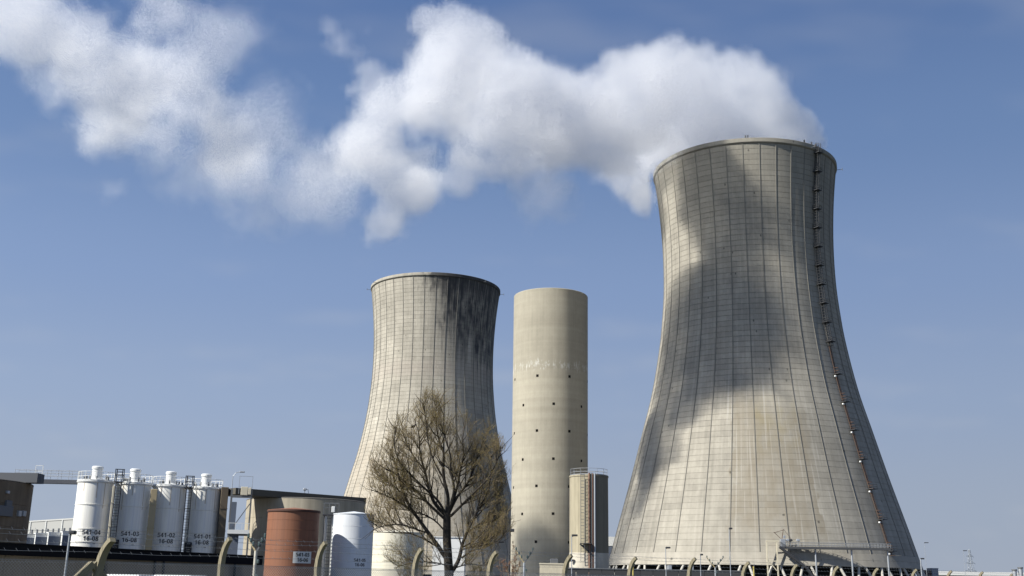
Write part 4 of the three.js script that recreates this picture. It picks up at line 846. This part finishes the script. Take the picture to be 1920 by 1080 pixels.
// ---------------------------------------------------------------- steam
{
  // clumps of the plume as it drifts off the mouth of the tower: place in the photograph, radius there, density
  const clumps = [
    [1410, 268, 92, 1.3], [1475, 262, 62, 1.2], [1510, 262, 32, 0.9], [1490, 225, 40, 1], [1500, 245, 44, 1.1], [1522, 268, 38, 1], [1545, 276, 18, 0.9], [785, 292, 50, 0.58], [1340, 262, 90, 1.3], [1280, 270, 80, 1.2], [1235, 290, 66, 1.1, 1], [1190, 325, 62, 1.0, 1], [1205, 372, 36, 0.9, 1], [1165, 355, 36, 0.8, 1], [1140, 330, 40, 0.8, 1],
    [1425, 200, 78, 1.2], [1460, 220, 58, 1.1], [1380, 150, 62, 1.1], [1320, 140, 66, 1.2], [1250, 130, 66, 1.2], [1190, 115, 56, 1.1], [1140, 120, 40, 1], [1290, 200, 96, 1.3], [1190, 200, 96, 1.3], [1110, 180, 76, 1.2], [1100, 260, 86, 1.2], [1150, 290, 60, 1.0],
    [1030, 190, 84, 1.2], [1010, 270, 74, 1.0], [950, 150, 84, 1.2], [940, 230, 84, 1.1], [900, 90, 66, 1.2], [850, 45, 44, 1.1], [800, 40, 42, 1.1], [860, 110, 80, 1.2], [800, 110, 62, 1.2], [830, 190, 84, 1.2], [760, 190, 76, 1.2], [710, 200, 56, 1.1], [710, 260, 66, 1.1], [655, 270, 54, 1.0], [680, 160, 36, 0.8],
    [890, 290, 70, 0.95], [960, 310, 60, 0.7], [860, 340, 44, 0.6], [760, 370, 60, 0.9], [735, 345, 52, 0.85], [690, 320, 50, 0.8], [800, 345, 50, 0.75], [715, 420, 46, 0.9], [690, 445, 26, 0.8], [745, 430, 34, 0.7], [800, 330, 44, 0.45], [660, 340, 56, 0.7], [640, 300, 40, 0.8], [700, 320, 46, 0.55], [1040, 350, 46, 0.4], [1010, 390, 44, 0.25], [1060, 380, 40, 0.25],
    [612, 55, 24, 0.45], [630, 90, 26, 0.5], [660, 110, 28, 0.5], [650, 75, 20, 0.3], [680, 75, 20, 0.3], [690, 135, 26, 0.6],
    [20, 40, 66, 0.75], [90, 90, 72, 0.8], [60, 30, 60, 0.6], [150, 60, 60, 0.6], [160, 140, 78, 0.85], [240, 110, 70, 0.8], [290, 130, 62, 0.8], [230, 200, 76, 0.85], [310, 220, 76, 0.75], [190, 250, 44, 0.7], [170, 270, 26, 0.6], [270, 270, 52, 0.75], [340, 150, 60, 0.6], [390, 110, 60, 0.5], [420, 60, 60, 0.28], [350, 40, 60, 0.3], [290, 20, 60, 0.35], [400, 200, 70, 0.65], [430, 270, 66, 0.75], [470, 310, 54, 0.65], [420, 330, 42, 0.6], [500, 240, 62, 0.4], [550, 270, 60, 0.32], [590, 310, 56, 0.34], [570, 370, 56, 0.26], [520, 390, 50, 0.24], [610, 380, 50, 0.2], [500, 170, 46, 0.15], [200, 340, 34, 0.24], [300, 320, 40, 0.24], [60, 150, 28, 0.5], [100, 190, 30, 0.5], [30, 95, 40, 0.6], [0, 0, 60, 0.5], [-40, 30, 60, 0.5], [520, 210, 70, 0.1], [540, 330, 80, 0.2], [450, 70, 70, 0.15], [600, 350, 80, 0.28], [640, 390, 60, 0.25], [360, 340, 70, 0.25], [460, 390, 60, 0.2],
  ];
  const mouthX = NEAR.x, balls = clumps.map(([x, y, r, w, behind], i) => {
    const p0 = at(x, y, 288), gone = Math.max(0, mouthX - p0.x), p = at(x, y, 290 - (behind ? 0 : 45 * (1 - Math.exp(-Math.max(0, gone - 14) / 16))) + (hash(i, 1) - 0.5) * 12 * Math.min(1, gone / 60)), s = p.distanceTo(V(0, EYE, 0)) / (FOCAL * 1.0);
    const veil = x < 620 || w < 0.6; return [p.x, p.y, p.z, r * s * (veil ? 1.28 : 1.2), veil ? 0.7 + 0.35 * w : w, veil ? Math.min(0.8, 1.25 * w) : 0.55 + 0.45 * Math.min(1, w), veil];
  });
  const CELL = 1.35, big = 14, mouth = (x, z) => Math.hypot(x - NEAR.x, z - NEAR.z);
  const key = (x, y, z) => (Math.floor(x / big) * 512 + Math.floor(y / big)) * 512 + Math.floor(z / big), grids = [new Map(), new Map()];
  const lo = [1e9, 1e9, 1e9], hi = [-1e9, -1e9, -1e9];
  for (const b of balls) {
    for (let c = 0; c < 3; c++) { lo[c] = Math.min(lo[c], b[c] - b[3] - 6); hi[c] = Math.max(hi[c], b[c] + b[3] + 6); }
    const grid = grids[b[6] ? 1 : 0], r = b[3] + 1;
    for (let x = b[0] - r; x < b[0] + r + big; x += big) for (let y = b[1] - r; y < b[1] + r + big; y += big) for (let z = b[2] - r; z < b[2] + r + big; z += big) { const k = key(x, y, z); if (!grid.has(k)) grid.set(k, []); grid.get(k).push(b); }
  }
  const field = (grid, wx, wy, z, n, slope) => {
    let F = 0, thick = 0;
    for (const [bx, by, bz, r, w, m] of grid.get(key(wx, wy, z)) ?? []) { const d = ((wx - bx) ** 2 + (wy - by) ** 2 + (z - bz) ** 2) / (r * r); if (d < 1) { const q = w * (1 - d) * (1 - d); F += q; thick += q * m; } }
    return F <= 0.02 ? 0 : clamp((Math.min(F, 1.2) * 0.92 - 0.175 + n * (0.6 + 0.3 * Math.min(1, F))) * slope, 0, 1) * thick / F;
  };
  const save = seed; seed = 99;
  const LEVELS = 24, VARIANTS = 2, lots = Array.from({ length: LEVELS * VARIANTS }, () => []), share = (l) => Math.pow((l + 1) / LEVELS, 2);
  let cells = 0;
  for (let x = lo[0]; x < hi[0]; x += CELL) for (let y = lo[1]; y < hi[1]; y += CELL) for (let z = lo[2]; z < hi[2]; z += CELL) {
    if (y < TOP + 0.4 && mouth(x, z) < 27.6 && (mouth(x, z) > 24.2 || y < 104)) continue;
    const wx = x + 5 * fbm(x * 0.05, y * 0.05, z * 0.05 + 7, 3), wy = y + 5 * fbm(x * 0.05 + 31, y * 0.05, z * 0.05, 3), k = key(wx, wy, z);
    if (!grids[0].has(k) && !grids[1].has(k)) continue;
    const n = fbm(x * 0.065, y * 0.065, z * 0.065, 3) * 1.2 + fbm(x * 0.19 + 5, y * 0.19, z * 0.19, 4) * 0.8 + (0.25 - Math.abs(PN.noise(x * 0.16 + 9, y * 0.16, z * 0.16))) * 0.5;
    const d = Math.min(1, field(grids[0], wx, wy, z, n, 2.5) + field(grids[1], wx, wy, z, n * 1.15, 1.3));
    let l = Math.sqrt(d) * LEVELS - 1 + rr(-0.5, 0.5); l = Math.round(l); if (l < 0) continue;
    lots[Math.min(LEVELS - 1, l) * VARIANTS + (rnd() < 0.5 ? 0 : 1)].push([x, y, z]); cells++;
  }
  console.log('steam cells', cells, lots.map((l) => l.length).join(' '));
  const mist = new THREE.MeshPhysicalMaterial({ color: new THREE.Color().setRGB(0.94, 0.943, 0.955), roughness: 1, transmission: 1, thickness: 0, specularIntensity: 0 });
  const t = thing('steam_plume', 'white steam plume drifting from the mouth of the big cooling tower across the sky', 'steam'); t.userData.kind = 'stuff';
  const THICK = 0.11;   // extinction per metre where the steam is densest
  lots.forEach((mine, index) => {
    if (!mine.length) return;
    const l = Math.floor(index / VARIANTS), d = share(l), flake = d < 0.2 ? 0.019 : 0.03, n = Math.max(6, Math.round(THICK * d * CELL ** 3 / (0.5 * 1.299 * flake * flake))), P = new Float32Array(n * 9), u = () => (rr(-0.5, 0.5) + rr(-0.35, 0.35)) * CELL;
    for (let i = 0; i < n; i++) {
      const c = V(u(), u(), u()), a = V(rr(-1, 1), rr(-1, 1), rr(-1, 1)).normalize(), b = V(rr(-1, 1), rr(-1, 1), rr(-1, 1)).cross(a).normalize(), s = flake;
      [c.clone().addScaledVector(a, s), c.clone().addScaledVector(a, -s * 0.5).addScaledVector(b, s * 0.87), c.clone().addScaledVector(a, -s * 0.5).addScaledVector(b, -s * 0.87)].forEach((p, k) => p.toArray(P, i * 9 + k * 3));
    }
    const g = new THREE.BufferGeometry(); g.setAttribute('position', new THREE.BufferAttribute(P, 3)); g.computeVertexNormals();
    const im = new THREE.InstancedMesh(g, mist, mine.length), m = new THREE.Matrix4(), q = new THREE.Quaternion();
    mine.forEach(([x, y, z], i) => { q.setFromEuler(new THREE.Euler(Math.floor(rr(0, 4)) * Math.PI / 2, Math.floor(rr(0, 4)) * Math.PI / 2, Math.floor(rr(0, 4)) * Math.PI / 2)); im.setMatrixAt(i, m.compose(V(x, y, z), q, V(1, 1, 1))); });
    im.name = 'steam'; im.userData.kind = 'stuff'; im.castShadow = im.receiveShadow = true; t.add(im);
  });
  seed = save;
}

renderer.render(scene, camera);
